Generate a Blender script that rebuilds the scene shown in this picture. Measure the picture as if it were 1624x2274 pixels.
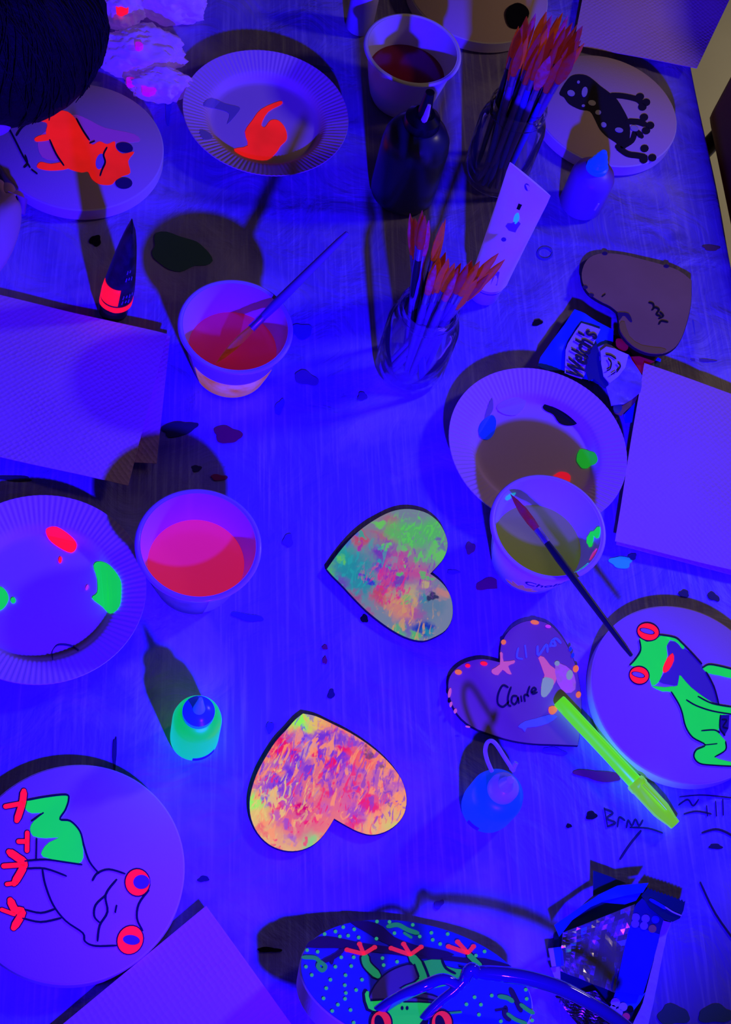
import bpy, bmesh, math, random
from mathutils import Vector, Matrix, Quaternion, noise
from mathutils.geometry import tessellate_polygon
random.seed(7)
for o in list(bpy.data.objects):
    bpy.data.objects.remove(o)
S = bpy.context.scene
COL = S.collection
W, H = 1624, 2274

# ------------------------------------------------------------------ camera
F_PX, PITCH, ROLL, CAM_H = 3046.9, 1.058874, 0.339963, 1.104103
FW = Vector((0, math.cos(PITCH), -math.sin(PITCH)))
_r, _u = Vector((1, 0, 0)), Vector((0, math.sin(PITCH), math.cos(PITCH)))
RT = _r * math.cos(ROLL) + _u * math.sin(ROLL)
UP = -_r * math.sin(ROLL) + _u * math.cos(ROLL)
CAM = Vector((0, 0, CAM_H))
cd = bpy.data.cameras.new('camera')
cd.sensor_fit = 'VERTICAL'; cd.sensor_height = 36; cd.lens = F_PX * 36 / H
cd.clip_start = 0.02; cd.clip_end = 50
co = bpy.data.objects.new('camera', cd); COL.objects.link(co)
m = Matrix((RT, UP, -FW)).transposed().to_4x4(); m.translation = CAM
co.matrix_world = m
S.camera = co

# ------------------------------------------------------------------ world, lamps, exposure
S.view_settings.view_transform = 'Standard'
S.view_settings.look = 'None'
S.view_settings.gamma = 1
S.view_settings.use_curve_mapping = False
S.view_settings.exposure = 0.0
w = bpy.data.worlds.new('room_ambient'); S.world = w; w.use_nodes = True
bg = w.node_tree.nodes['Background']
bg.inputs[0].default_value = (0.010, 0.0072, 0.009, 1); bg.inputs[1].default_value = 1.0

def aim(o, target):
    d = (Vector(target) - o.location).normalized()
    o.rotation_euler = d.to_track_quat('-Z', 'Y').to_euler()

ld = bpy.data.lights.new('blacklight', 'SPOT')          # UV flood lamp standing at the near table end
ld.energy = 172; ld.color = (0.014, 0.0006, 1.0); ld.spot_size = math.radians(112); ld.spot_blend = 0.9
ld.shadow_soft_size = 0.018
lo = bpy.data.objects.new('blacklight', ld); COL.objects.link(lo)
lo.location = (0.27, 0.0, 0.52); aim(lo, (-0.34, 0.98, 0))
ld = bpy.data.lights.new('room_fill', 'AREA')        # dim warm room light, added low at the right as a fill
ld.energy = 1.55; ld.color = (1.0, 0.80, 0.60); ld.size = 0.14
lo = bpy.data.objects.new('room_fill', ld); COL.objects.link(lo)
lo.location = (0.85, 1.50, 0.85); aim(lo, (0.1, 0.85, 0))
ld = bpy.data.lights.new('floor_fill', 'AREA')       # unseen fill added to brighten the floor at the right
ld.energy = 2.2; ld.color = (1.0, 0.90, 0.66); ld.size = 0.3
lo = bpy.data.objects.new('floor_fill', ld); COL.objects.link(lo)
lo.location = (1.1, 2.3, -0.05); aim(lo, (0.75, 2.1, -.75))

# ------------------------------------------------------------------ picture <-> table
def U(x, y, z=0.0):
    d = FW + RT * ((x - W / 2) / F_PX) + UP * ((H / 2 - y) / F_PX)
    return CAM + d * ((z - CAM_H) / d.z)
def UPL(x, y, pl):                                       # plane z = a + b*X + c*Y
    a, b, c = pl
    d = FW + RT * ((x - W / 2) / F_PX) + UP * ((H / 2 - y) / F_PX)
    t = (a + b * CAM.x + c * CAM.y - CAM.z) / (d.z - b * d.x - c * d.y)
    return CAM + d * t
def PJ(p):
    d = Vector(p) - CAM; z = d.dot(FW)
    return (W / 2 + F_PX * d.dot(RT) / z, H / 2 - F_PX * d.dot(UP) / z)
def zz(x0, y0, s, pts):
    return [(x0 + s * a, y0 + s * b) for a, b in pts]

# ------------------------------------------------------------------ materials
MATS = {}
def mat(name, col, rough=0.6, emis=None, es=0.0, metal=0.0, spec=0.3, trans=0.0, ior=1.45, bump=None, var=None, sss=0.0, coat=0.0):
    """bump=(scale,strength,distance)  var=(scale,amount,colour2)"""
    if name in MATS: return MATS[name]
    mt = bpy.data.materials.new(name); mt.use_nodes = True
    nt = mt.node_tree; b = nt.nodes['Principled BSDF']
    b.inputs['Base Color'].default_value = (*col, 1)
    b.inputs['Roughness'].default_value = rough
    b.inputs['Metallic'].default_value = metal
    b.inputs['Specular IOR Level'].default_value = spec
    b.inputs['Transmission Weight'].default_value = trans
    b.inputs['IOR'].default_value = ior
    b.inputs['Coat Weight'].default_value = coat
    if emis:
        b.inputs['Emission Color'].default_value = (*emis, 1); b.inputs['Emission Strength'].default_value = es
    tc = nt.nodes.new('ShaderNodeTexCoord')
    if bump:
        n = nt.nodes.new('ShaderNodeTexNoise'); n.inputs['Scale'].default_value = bump[0]; n.inputs['Detail'].default_value = 5
        bp = nt.nodes.new('ShaderNodeBump'); bp.inputs['Strength'].default_value = bump[1]; bp.inputs['Distance'].default_value = bump[2]
        nt.links.new(tc.outputs['Object'], n.inputs['Vector']); nt.links.new(n.outputs[0], bp.inputs['Height']); nt.links.new(bp.outputs[0], b.inputs['Normal'])
    if var:
        n = nt.nodes.new('ShaderNodeTexNoise'); n.inputs['Scale'].default_value = var[0]; n.inputs['Detail'].default_value = 4
        mr = nt.nodes.new('ShaderNodeMapRange'); mr.inputs['From Min'].default_value = .38; mr.inputs['From Max'].default_value = .66; mr.inputs['To Max'].default_value = var[1]
        mx = nt.nodes.new('ShaderNodeMix'); mx.data_type = 'RGBA'
        mx.inputs['A'].default_value = (*col, 1); mx.inputs['B'].default_value = (*var[2], 1)
        nt.links.new(tc.outputs['Object'], n.inputs['Vector']); nt.links.new(n.outputs[0], mr.inputs[0]); nt.links.new(mr.outputs[0], mx.inputs['Factor'])
        nt.links.new(mx.outputs['Result'], b.inputs['Base Color'])
        if emis and es:
            m2 = nt.nodes.new('ShaderNodeMix'); m2.data_type = 'RGBA'
            m2.inputs['A'].default_value = (*emis, 1); m2.inputs['B'].default_value = (*[e * .6 + .4 * v * .5 for e, v in zip(emis, var[2])], 1)
            nt.links.new(mr.outputs[0], m2.inputs['Factor']); nt.links.new(m2.outputs['Result'], b.inputs['Emission Color'])
    MATS[name] = mt
    return mt
def glow(name, col, es=1.0, base=None, rough=.6, var=None):
    """fluorescent paint or dyed plastic: it re-emits the blacklight in its own colour"""
    base = base or tuple(min(1, c * .8) for c in col)
    return mat(name, base, rough, col, es, var=var)

PAPER = mat('white_paper', (.86, .58, .34), .8, bump=(240, .15, .001))
PLATE = mat('paper_plate', (.88, .58, .46), .7)
CANVAS = mat('round_canvas', (.80, .52, .40), .85, bump=(900, .2, .0006))
CANVAS_SIDE = mat('canvas_side', (.85, .70, .48), .85, bump=(500, .2, .0006))
WOOD = mat('plywood', (.52, .32, .12), .7, var=(14, .6, (.44, .26, .09)), bump=(300, .1, .0005))
PLYEDGE = mat('shaded_edge', (.03, .02, .02), .8)  # near-black heart sides, with the shade on the edge put into the colour
BLACK = mat('black_paint', (.006, .005, .008), .5)
INK = mat('ink_line', (.012, .008, .02), .7)
RED = glow('fluorescent_red', (1.0, .004, .040), .95, (.8, .02, .004))
REDOR = glow('fluorescent_red_orange', (.85, .008, .012), .80, (.8, .05, .006), var=(26, .8, (.5, .02, .005)))
GREEN = glow('fluorescent_green', (.004, .60, .075), .95, (.02, .7, .01), var=(40, .5, (.01, .8, .02)))
PINKP = glow('fluorescent_pink', (.75, .03, .35), .5, (.8, .2, .3))
CYANP = glow('fluorescent_cyan', (.02, .5, .55), .5, (.1, .6, .6))
ORANGEP = glow('fluorescent_orange', (.9, .17, .03), .7, (.8, .3, .01))
YEL = glow('fluorescent_yellow_green', (.35, .75, .02), .7, (.4, .7, .01))
VIOLETP = mat('violet_paint', (.20, .12, .16), .7)
DARKV = mat('dark_violet_paint', (.05, .015, .10), .7)
WHITEPL = mat('white_plastic', (.82, .68, .58), .35, spec=.5)
BLACKPL = mat('black_plastic', (.006, .005, .008), .3, spec=.5)

# ------------------------------------------------------------------ mesh helpers
def wl(o):
    p = Vector(o.location)
    while o.parent: o = o.parent; p = p + Vector(o.location)
    return p
def obj(name, verts, faces, mt, parent=None, smooth=False, loc=None):
    me = bpy.data.meshes.new(name)
    off = wl(parent) if parent else (Vector(loc) if loc is not None else Vector())
    me.from_pydata([tuple(Vector(v) - off) for v in verts], [], [tuple(f) for f in faces]); me.update()
    bm = bmesh.new(); bm.from_mesh(me); bmesh.ops.recalc_face_normals(bm, faces=bm.faces); bm.to_mesh(me); bm.free()
    me.materials.append(mt)
    if smooth:
        for p in me.polygons: p.use_smooth = True
    o = bpy.data.objects.new(name, me); COL.objects.link(o)
    if parent: o.parent = parent
    elif loc is not None: o.location = loc
    return o
def thing(name, label, cat, loc=(0, 0, 0), group=None):
    o = bpy.data.objects.new(name, None); COL.objects.link(o); o.location = loc
    o.empty_display_size = .02
    return tag(o, label, cat, group)
def tag(o, label, cat, group=None, kind=None):
    if label: o['label'] = label
    if cat: o['category'] = cat
    if group: o['group'] = group
    if kind: o['kind'] = kind
    return o
def lathe_data(prof, seg=64, c=(0, 0, 0), wob=None, axis=None, cap=True):
    v, f = [], []
    c = Vector(c)
    q = Vector((0, 0, 1)).rotation_difference(Vector(axis)) if axis is not None else None
    n = len(prof)
    for i in range(seg):
        a = 2 * math.pi * i / seg
        for j, (r, z) in enumerate(prof):
            if wob: r, z = wob(r, z, a, j)
            p = Vector((r * math.cos(a), r * math.sin(a), z))
            if q: p = q @ p
            v.append(p + c)
    for i in range(seg):
        k = (i + 1) % seg
        for j in range(n - 1):
            f.append((i * n + j, k * n + j, k * n + j + 1, i * n + j + 1))
    # close ends where radius > 0
    if cap and prof[0][0] > 1e-6: f.append([i * n for i in range(seg)][::-1])
    if cap and prof[-1][0] > 1e-6: f.append([i * n + n - 1 for i in range(seg)])
    return v, f
def lathe(name, prof, mt, parent, c=(0, 0, 0), seg=64, wob=None, axis=None, smooth=True, loc=None, cap=True):
    v, f = lathe_data(prof, seg, c, wob, axis, cap)
    o = obj(name, v, f, mt, parent, smooth, loc)
    bm = bmesh.new(); bm.from_mesh(o.data); bmesh.ops.remove_doubles(bm, verts=bm.verts, dist=1e-6)
    bmesh.ops.recalc_face_normals(bm, faces=bm.faces); bm.to_mesh(o.data); bm.free()
    if smooth: sharp(o)
    return o
def sharp(o, ang=40):
    me = o.data
    for p in me.polygons: p.use_smooth = True
    bm = bmesh.new(); bm.from_mesh(me)
    for e in bm.edges:
        e.smooth = not (len(e.link_faces) == 2 and e.calc_face_angle(0) > math.radians(ang))
    bm.to_mesh(me); bm.free()
def tube_data(path, rad, seg=10, caps=True, flat=1.0):
    path = [Vector(p) for p in path]; n = len(path)
    if not hasattr(rad, '__len__'): rad = [rad] * n
    v, f = [], []
    prev = None
    for i, p in enumerate(path):
        t = (path[min(i + 1, n - 1)] - path[max(i - 1, 0)]).normalized()
        if prev is None:
            a = t.orthogonal().normalized()
        else:
            a = (prev - t * prev.dot(t)).normalized()
        prev = a; b = t.cross(a)
        for k in range(seg):
            th = 2 * math.pi * k / seg
            v.append(p + a * (rad[i] * math.cos(th)) + b * (rad[i] * flat * math.sin(th)))
    for i in range(n - 1):
        for k in range(seg):
            l = (k + 1) % seg
            f.append((i * seg + k, i * seg + l, (i + 1) * seg + l, (i + 1) * seg + k))
    if caps:
        f.append(list(range(seg))[::-1]); f.append([(n - 1) * seg + k for k in range(seg)])
    return v, f
def tube(name, path, rad, mt, parent=None, seg=10, loc=None, flat=1.0):
    v, f = tube_data(path, rad, seg, True, flat); o = obj(name, v, f, mt, parent, True, loc); sharp(o, 60); return o
def crom(pts, n=4, closed=True):
    out = []; N = len(pts)
    rng = N if closed else N - 1
    for i in range(rng):
        g = (lambda k: pts[k % N]) if closed else (lambda k: pts[max(0, min(N - 1, k))])
        p0, p1, p2, p3 = g(i - 1), g(i), g(i + 1), g(i + 2)
        for s in range(n):
            t = s / n
            out.append(tuple(.5 * ((2 * b) + (-a + c) * t + (2 * a - 5 * b + 4 * c - d) * t * t + (-a + 3 * b - 3 * c + d) * t ** 3) for a, b, c, d in zip(p0, p1, p2, p3)))
    if not closed: out.append(tuple(pts[-1]))
    return out
def prism_data(top, th):
    """solid plate: top outline (3D points), thickness straight down"""
    n = len(top); top = [Vector(p) for p in top]
    v = top + [p - Vector((0, 0, th)) for p in top]
    tris = tessellate_polygon([top])
    f = [tuple(t) for t in tris] + [tuple(i + n for i in reversed(t)) for t in tris]
    f += [(i, (i + 1) % n, (i + 1) % n + n, i + n) for i in range(n)]
    return v, f
def paint(name, pts, pl, mt, parent, lift=.0004, th=.0005, smooth=3, loc=None):
    """a patch of paint with its outline seen in the picture, lying on plane pl"""
    if smooth: pts = crom(pts, smooth)
    pl2 = (pl[0] + lift, pl[1], pl[2])
    v, f = prism_data([UPL(x, y, pl2) for x, y in pts], th)
    return obj(name, v, f, mt, parent, loc=loc)
def ell(cx, cy, rx, ry, a=0, n=20, jit=0):
    ca, sa = math.cos(math.radians(a)), math.sin(math.radians(a)); out = []
    for i in range(n):
        t = 2 * math.pi * i / n; k = 1 + jit * math.sin(3 * t + cx) + jit * .6 * math.sin(5 * t + cy)
        x, y = rx * k * math.cos(t), ry * k * math.sin(t)
        out.append((cx + x * ca - y * sa, cy + x * sa + y * ca))
    return out
def stroke_data(pts, wd, pl, lift=.0006, th=.0004, smooth=4, taper=True):
    P = crom(pts, smooth, False) if smooth and len(pts) > 2 else list(pts)
    n = len(P); V, F = [], []
    L, R = [], []
    for i in range(n):
        a, b = P[max(i - 1, 0)], P[min(i + 1, n - 1)]
        dx, dy = b[0] - a[0], b[1] - a[1]; l = math.hypot(dx, dy) or 1
        k = wd / 2 * (.75 if taper and i in (0, n - 1) else 1)
        L.append((P[i][0] - dy / l * k, P[i][1] + dx / l * k)); R.append((P[i][0] + dy / l * k, P[i][1] - dx / l * k))
    # round caps
    def cap(c, frm, to):
        a0 = math.atan2(frm[1] - c[1], frm[0] - c[0]); r = math.hypot(frm[0] - c[0], frm[1] - c[1])
        return [(c[0] + r * math.cos(a0 - math.pi * k / 5), c[1] + r * math.sin(a0 - math.pi * k / 5)) for k in range(1, 5)]
    pl2 = (pl[0] + lift, pl[1], pl[2])
    ring = L + cap(P[-1], L[-1], R[-1]) + R[::-1] + cap(P[0], R[0], L[0])
    top = [UPL(x, y, pl2) for x, y in ring]; m_ = len(top)
    V = top + [p - Vector((0, 0, th)) for p in top]
    nl = n; fr = []
    idxR = lambda i: nl + 4 + (n - 1 - i)
    for i in range(n - 1):
        fr.append((i, i + 1, idxR(i + 1), idxR(i)))
    fr.append([n - 1] + [n + k for k in range(4)] + [idxR(n - 1)])
    fr.append([idxR(0)] + [nl + 4 + n + k for k in range(4)] + [0])
    F = fr + [[i + m_ for i in reversed(q)] for q in fr] + [(i, (i + 1) % m_, (i + 1) % m_ + m_, i + m_) for i in range(m_)]
    return V, F
def stroke(name, pts, wd, pl, mt, parent, lift=.0006, smooth=4, loc=None):
    v, f = stroke_data(pts, wd, pl, lift, smooth=smooth); return obj(name, v, f, mt, parent, loc=loc)
def join_data(ds):
    V, F = [], []
    for v, f in ds:
        n = len(V); V += list(v); F += [[i + n for i in q] for q in f]
    return V, F
def sheet(name, top, mt, parent=None, step=.006, disp=None, th=.0008, smooth=True, loc=None):
    """thin sheet: outline (3D), cut into a grid, displaced by disp(x,y)->dz"""
    bm = bmesh.new()
    vs = [bm.verts.new(Vector(p)) for p in top]
    if len(vs) == 4: bm.faces.new(vs)
    else:
        for t in tessellate_polygon([[Vector(p) for p in top]]):
            try: bm.faces.new([vs[i] for i in t])
            except ValueError: pass
    xs = [p[0] for p in top]; ys = [p[1] for p in top]
    for ax, lo_, hi_ in ((0, min(xs), max(xs)), (1, min(ys), max(ys))):
        k = lo_ + step
        while k < hi_:
            co_ = Vector((k, 0, 0)) if ax == 0 else Vector((0, k, 0)); no = Vector((1, .03, 0)) if ax == 0 else Vector((.03, 1, 0))
            bmesh.ops.bisect_plane(bm, geom=bm.verts[:] + bm.edges[:] + bm.faces[:], plane_co=co_, plane_no=no, dist=1e-6)
            k += step
    bmesh.ops.triangulate(bm, faces=[f for f in bm.faces if len(f.verts) > 4])
    if disp:
        for v in bm.verts: v.co.z += disp(v.co.x, v.co.y)
    bmesh.ops.recalc_face_normals(bm, faces=bm.faces)
    for f in bm.faces:
        if f.normal.z < 0: f.normal_flip()
    g = bmesh.ops.extrude_face_region(bm, geom=bm.faces[:])
    for v in [e for e in g['geom'] if isinstance(e, bmesh.types.BMVert)]: v.co.z += th
    bmesh.ops.recalc_face_normals(bm, faces=bm.faces)
    off = wl(parent) if parent else (Vector(loc) if loc is not None else Vector())
    for v in bm.verts: v.co -= off
    me = bpy.data.meshes.new(name); bm.to_mesh(me); bm.free(); me.materials.append(mt)
    o = bpy.data.objects.new(name, me); COL.objects.link(o)
    if parent: o.parent = parent
    elif loc is not None: o.location = loc
    if smooth: sharp(o, 50)
    return o
def text_mesh(s, shear=0.0, bold=0.0):
    cu = bpy.data.curves.new('lettering', 'FONT'); cu.body = s; cu.size = 1; cu.shear = shear; cu.offset = bold; cu.resolution_u = 4
    o = bpy.data.objects.new('lettering', cu); COL.objects.link(o)
    dg = bpy.context.evaluated_depsgraph_get(); me = o.evaluated_get(dg).to_mesh()
    v = [tuple(q.co) for q in me.vertices]; f = [tuple(p.vertices) for p in me.polygons]
    bpy.data.objects.remove(o); bpy.data.curves.remove(cu)
    xs = [a[0] for a in v]; ys = [a[1] for a in v]; x0, x1, y0, y1 = min(xs), max(xs), min(ys), max(ys)
    return [((a[0] - x0) / (x1 - x0), (a[1] - y0) / (y1 - y0)) for a in v], f, (x1 - x0) / (y1 - y0)
def frac(x, y, s, seed=0.0):
    return noise.noise(Vector((x * s + seed, y * s - seed, seed)))

# ------------------------------------------------------------------ setting: floor, table, cloth
TA = math.radians(19.4)
EU = Vector((math.cos(TA), math.sin(TA), 0)); EV = Vector((-math.sin(TA), math.cos(TA), 0))
def TB(u, v, z=0.0): return EU * u + EV * v + Vector((0, 0, z))
UR, UL, V0, V1 = .617, -.34, .02, 1.75
FLOOR = -.75
flm = mat('floor_vinyl', (.95, .86, .60), .6, var=(3, .4, (.75, .66, .45)), bump=(40, .1, .002))
def boxd(lo_, hi_, fn=lambda a, b, c: Vector((a, b, c))):
    v = [fn(x, y, z) for x in (lo_[0], hi_[0]) for y in (lo_[1], hi_[1]) for z in (lo_[2], hi_[2])]
    f = [(0, 1, 3, 2), (4, 6, 7, 5), (0, 4, 5, 1), (2, 3, 7, 6), (0, 2, 6, 4), (1, 5, 7, 3)]
    return v, f
v, f = boxd((-2.5, -2.0, FLOOR - .05), (3.0, 4.0, FLOOR), TB)
o = obj('floor', v, f, flm, loc=TB(0, 1, FLOOR)); o['kind'] = 'structure'

wm = mat('painted_wall', (.62, .56, .46), .8, bump=(60, .05, .002))
v, f = boxd((-2.5, 4.0, FLOOR), (3.0, 4.1, 1.9), TB); o = obj('wall_far', v, f, wm, loc=TB(0, 4.05, FLOOR)); o['kind'] = 'structure'
v, f = boxd((3.0, -2.0, FLOOR), (3.1, 4.1, 1.9), TB); o = obj('wall_right', v, f, wm, loc=TB(3.05, 1, FLOOR)); o['kind'] = 'structure'
tbl = thing('folding_table', 'long folding table hidden under the stained plastic cloth', 'table', TB((UL + UR) / 2, (V0 + V1) / 2, FLOOR))
tm = mat('table_laminate', (.5, .45, .4), .5)
v, f = boxd((UL + .01, V0 + .01, -.035), (UR - .012, V1 - .01, -.004), TB); obj('table_top', v, f, tm, tbl)
lm = mat('table_leg_steel', (.1, .1, .1), .4, metal=.6)
for a in (UL + .08, UR - .08):
    for b in (V0 + .12, V1 - .12):
        tube('leg', [TB(a, b, FLOOR), TB(a, b, -.034)], .016, lm, tbl, 12)

# cloth material: pale plastic sheet, scuffed and wrinkled
cm = bpy.data.materials.new('plastic_tablecloth'); cm.use_nodes = True; nt = cm.node_tree; b = nt.nodes['Principled BSDF']
b.inputs['Roughness'].default_value = .48; b.inputs['Specular IOR Level'].default_value = .35
tc = nt.nodes.new('ShaderNodeTexCoord')
mp = nt.nodes.new('ShaderNodeMapping'); mp.inputs['Rotation'].default_value = (0, 0, -TA)
nt.links.new(tc.outputs['Object'], mp.inputs[0])
def nz(scale, detail=5, vec=None, dist=0):
    n = nt.nodes.new('ShaderNodeTexNoise'); n.inputs['Scale'].default_value = scale; n.inputs['Detail'].default_value = detail; n.inputs['Distortion'].default_value = dist
    nt.links.new((vec or mp).outputs[0], n.inputs['Vector']); return n
def ramp(src, a, b_):
    r = nt.nodes.new('ShaderNodeMapRange'); r.inputs['From Min'].default_value = a; r.inputs['From Max'].default_value = b_; nt.links.new(src.outputs[0], r.inputs[0]); return r
def mixc(fac, A, B):
    x = nt.nodes.new('ShaderNodeMix'); x.data_type = 'RGBA'; nt.links.new(fac.outputs[0], x.inputs['Factor'])
    for key, c in (('A', A), ('B', B)):
        if isinstance(c, tuple): x.inputs[key].default_value = (*c, 1)
        else: nt.links.new(c.outputs['Result'], x.inputs[key])
    return x
m1 = mixc(ramp(nz(7, 6, dist=.6), .50, .72), (.24, .17, .43), (.62, .52, .54))
mp2 = nt.nodes.new('ShaderNodeMapping'); mp2.inputs['Scale'].default_value = (260, 9, 1); nt.links.new(mp.outputs[0], mp2.inputs[0])
st = nz(1, 3, mp2)
m2 = mixc(ramp(st, .50, .78), m1, (.48, .40, .54))
m3 = mixc(ramp(nz(23, 6), .66, .80), m2, (.13, .09, .24))
nt.links.new(m3.outputs['Result'], b.inputs['Base Color'])
bp1 = nt.nodes.new('ShaderNodeBump'); bp1.inputs['Strength'].default_value = .35; bp1.inputs['Distance'].default_value = .0012
nt.links.new(st.outputs[0], bp1.inputs['Height'])
bp2 = nt.nodes.new('ShaderNodeBump'); bp2.inputs['Strength'].default_value = .8; bp2.inputs['Distance'].default_value = .006
nw = nz(16, 5, dist=1.2); nt.links.new(nw.outputs[0], bp2.inputs['Height']); nt.links.new(bp1.outputs[0], bp2.inputs['Normal'])
nt.links.new(bp2.outputs[0], b.inputs['Normal'])
def crease(d, w_): return math.exp(-(d / w_) ** 2)
def cloth_z(u, v_):
    z = -.0021
    z += .0019 * crease(v_ - (.935 - .10 * max(0, u - .35)), .007)
    z += .0017 * crease(u - .322 - .06 * (v_ - .36), .006) * (1 if v_ < .62 else 0.2)
    z += .0015 * crease(u - .15 + .05 * v_, .005) * crease(v_ - .75, .2)
    z += .0015 * crease(u - .56, .006)
    z += .0013 * crease(u + .02 - .10 * v_, .004) * crease(v_ - .55, .25)
    z += .0012 * crease(v_ - .60 + .05 * u, .005) * crease(u - .2, .12)
    z += .0006 * noise.noise(Vector((u * 14, v_ * 9, 0)))
    return min(z, -.0002)
NU, NV = 170, 260
us = [UL - .001 + (UR - UL + .002) * i / NU for i in range(NU + 1)]; vs_ = [V0 + (V1 - V0) * j / NV for j in range(NV + 1)]
verts, faces = [], []
cols = [('d', .22), ('d', .10), ('d', .03), ('d', .008)]
ucols = [(UL - .022, -.24), (UL - .014, -.12), (UL - .010, -.04), (UL - .006, -.008)] + [(u, None) for u in us] + [(UR + .004, -.004), (UR + .008, -.010), (UR + .012, -.03), (UR + .014, -.10), (UR + .020, -.26)]
for v_ in vs_:
    for u, z in ucols:
        if z is None: verts.append(TB(u, v_, cloth_z(u, v_)))
        else:
            wv = .012 * math.sin(v_ * 19 + 1.3 * math.sin(v_ * 7)) * min(1, abs(z) / .12)
            verts.append(TB(u + wv, v_, z))
nc = len(ucols)
for j in range(NV):
    for i in range(nc - 1):
        faces.append((j * nc + i, j * nc + i + 1, (j + 1) * nc + i + 1, (j + 1) * nc + i))
cloth = obj('tablecloth', verts, faces, cm, smooth=True, loc=TB(.2, .8, 0))
tag(cloth, 'paint-stained wrinkled plastic tablecloth glowing blue, covering the whole table', 'tablecloth')
sol = cloth.modifiers.new('thickness', 'SOLIDIFY'); sol.thickness = .0006; sol.offset = -1
for p in cloth.data.polygons: pass

# stains and pen marks on the cloth
T0 = (-.0015, 0, 0)
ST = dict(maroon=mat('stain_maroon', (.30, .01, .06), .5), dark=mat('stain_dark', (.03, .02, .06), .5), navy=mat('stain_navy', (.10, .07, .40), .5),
          green=mat('stain_green', (.07, .16, .10), .6), brown=mat('stain_brown', (.25, .12, .08), .6), cyan=mat('stain_cyan', (.05, .5, .5), .5, (.01, .35, .30), .35), black=mat('stain_shade_black', (.008, .006, .012), .4), plum=mat('stain_plum', (.15, .06, .26), .6))
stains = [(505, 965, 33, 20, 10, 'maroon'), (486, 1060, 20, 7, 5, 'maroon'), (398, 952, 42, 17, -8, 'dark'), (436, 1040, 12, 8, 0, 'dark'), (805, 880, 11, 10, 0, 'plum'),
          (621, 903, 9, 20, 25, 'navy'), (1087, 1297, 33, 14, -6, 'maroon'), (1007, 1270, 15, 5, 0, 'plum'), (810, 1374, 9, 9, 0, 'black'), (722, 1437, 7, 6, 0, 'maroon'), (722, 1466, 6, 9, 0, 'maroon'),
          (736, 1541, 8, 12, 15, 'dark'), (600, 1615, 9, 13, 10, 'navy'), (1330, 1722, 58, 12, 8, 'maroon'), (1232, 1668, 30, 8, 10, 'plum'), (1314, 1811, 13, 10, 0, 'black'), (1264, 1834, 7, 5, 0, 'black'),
          (1194, 716, 12, 7, -15, 'black'), (398, 560, 72, 42, 14, 'green'), (212, 534, 14, 13, 0, 'black'), (255, 1672, 5, 40, 2, 'dark'), (1045, 1217, 12, 14, 0, 'brown'),  # black spot by the black tube also paints in its tip shadow
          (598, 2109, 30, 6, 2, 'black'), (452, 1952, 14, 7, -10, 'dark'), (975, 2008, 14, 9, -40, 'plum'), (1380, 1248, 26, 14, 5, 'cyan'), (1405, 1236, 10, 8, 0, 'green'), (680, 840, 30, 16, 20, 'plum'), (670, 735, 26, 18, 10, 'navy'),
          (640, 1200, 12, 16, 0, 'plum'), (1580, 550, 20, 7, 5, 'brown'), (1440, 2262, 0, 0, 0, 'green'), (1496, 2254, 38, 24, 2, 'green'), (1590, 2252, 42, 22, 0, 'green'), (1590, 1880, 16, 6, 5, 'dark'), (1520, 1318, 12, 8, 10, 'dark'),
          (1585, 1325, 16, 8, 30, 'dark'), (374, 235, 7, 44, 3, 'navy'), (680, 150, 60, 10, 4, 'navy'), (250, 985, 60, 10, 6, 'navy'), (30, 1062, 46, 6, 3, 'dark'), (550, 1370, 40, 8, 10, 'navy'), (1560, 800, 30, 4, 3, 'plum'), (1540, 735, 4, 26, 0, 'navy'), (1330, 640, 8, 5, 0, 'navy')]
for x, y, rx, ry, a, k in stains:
    if rx: paint('paint_stain_or_shade', ell(x, y, rx * .92, ry * .92, a, 18, .13), T0, ST[k], cloth, .0003 + .0001 * (hash(k) % 2), .0012, 2)
tube_ring = crom(ell(1211, 562, 16, 13, 0, 10), 2)
stroke('water_ring', tube_ring, 4, T0, ST['navy'], cloth, .0004, 0)
0 and stroke('water_ring', [(560, 1170), (640, 1165), (700, 1185), (720, 1215)], 6, T0, ST['navy'], cloth, .0004)
for k, (pts, wd) in enumerate([([(1343, 1795), (1350, 1835)], 4), ([(1343, 1797), (1362, 1806), (1348, 1818), (1368, 1828), (1350, 1836)], 4), ([(1372, 1836), (1376, 1816), (1388, 1822)], 4), ([(1392, 1838), (1396, 1822), (1404, 1834), (1412, 1820), (1420, 1834), (1428, 1822)], 4),
                       ([(1400, 1838), (1440, 1840), (1472, 1850)], 3), ([(1378, 1908), (1400, 1875), (1424, 1846)], 5), ([(1508, 1788), (1528, 1776), (1540, 1790), (1552, 1776)], 3), ([(1520, 1808), (1548, 1802), (1580, 1808)], 3),
                       ([(1560, 1850), (1590, 1842), (1616, 1850), (1640, 1866)], 4), ([(1570, 1790), (1572, 1812)], 3), ([(1590, 1780), (1592, 1812)], 3), ([(1606, 1776), (1607, 1810)], 3), ([(1556, 1960), (1590, 2030), (1640, 2100)], 4), ([(1510, 1770), (1560, 1766), (1624, 1772)], 2)]):
    stroke('pen_mark', pts, wd, T0, ST['dark'], cloth, .0005)

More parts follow.
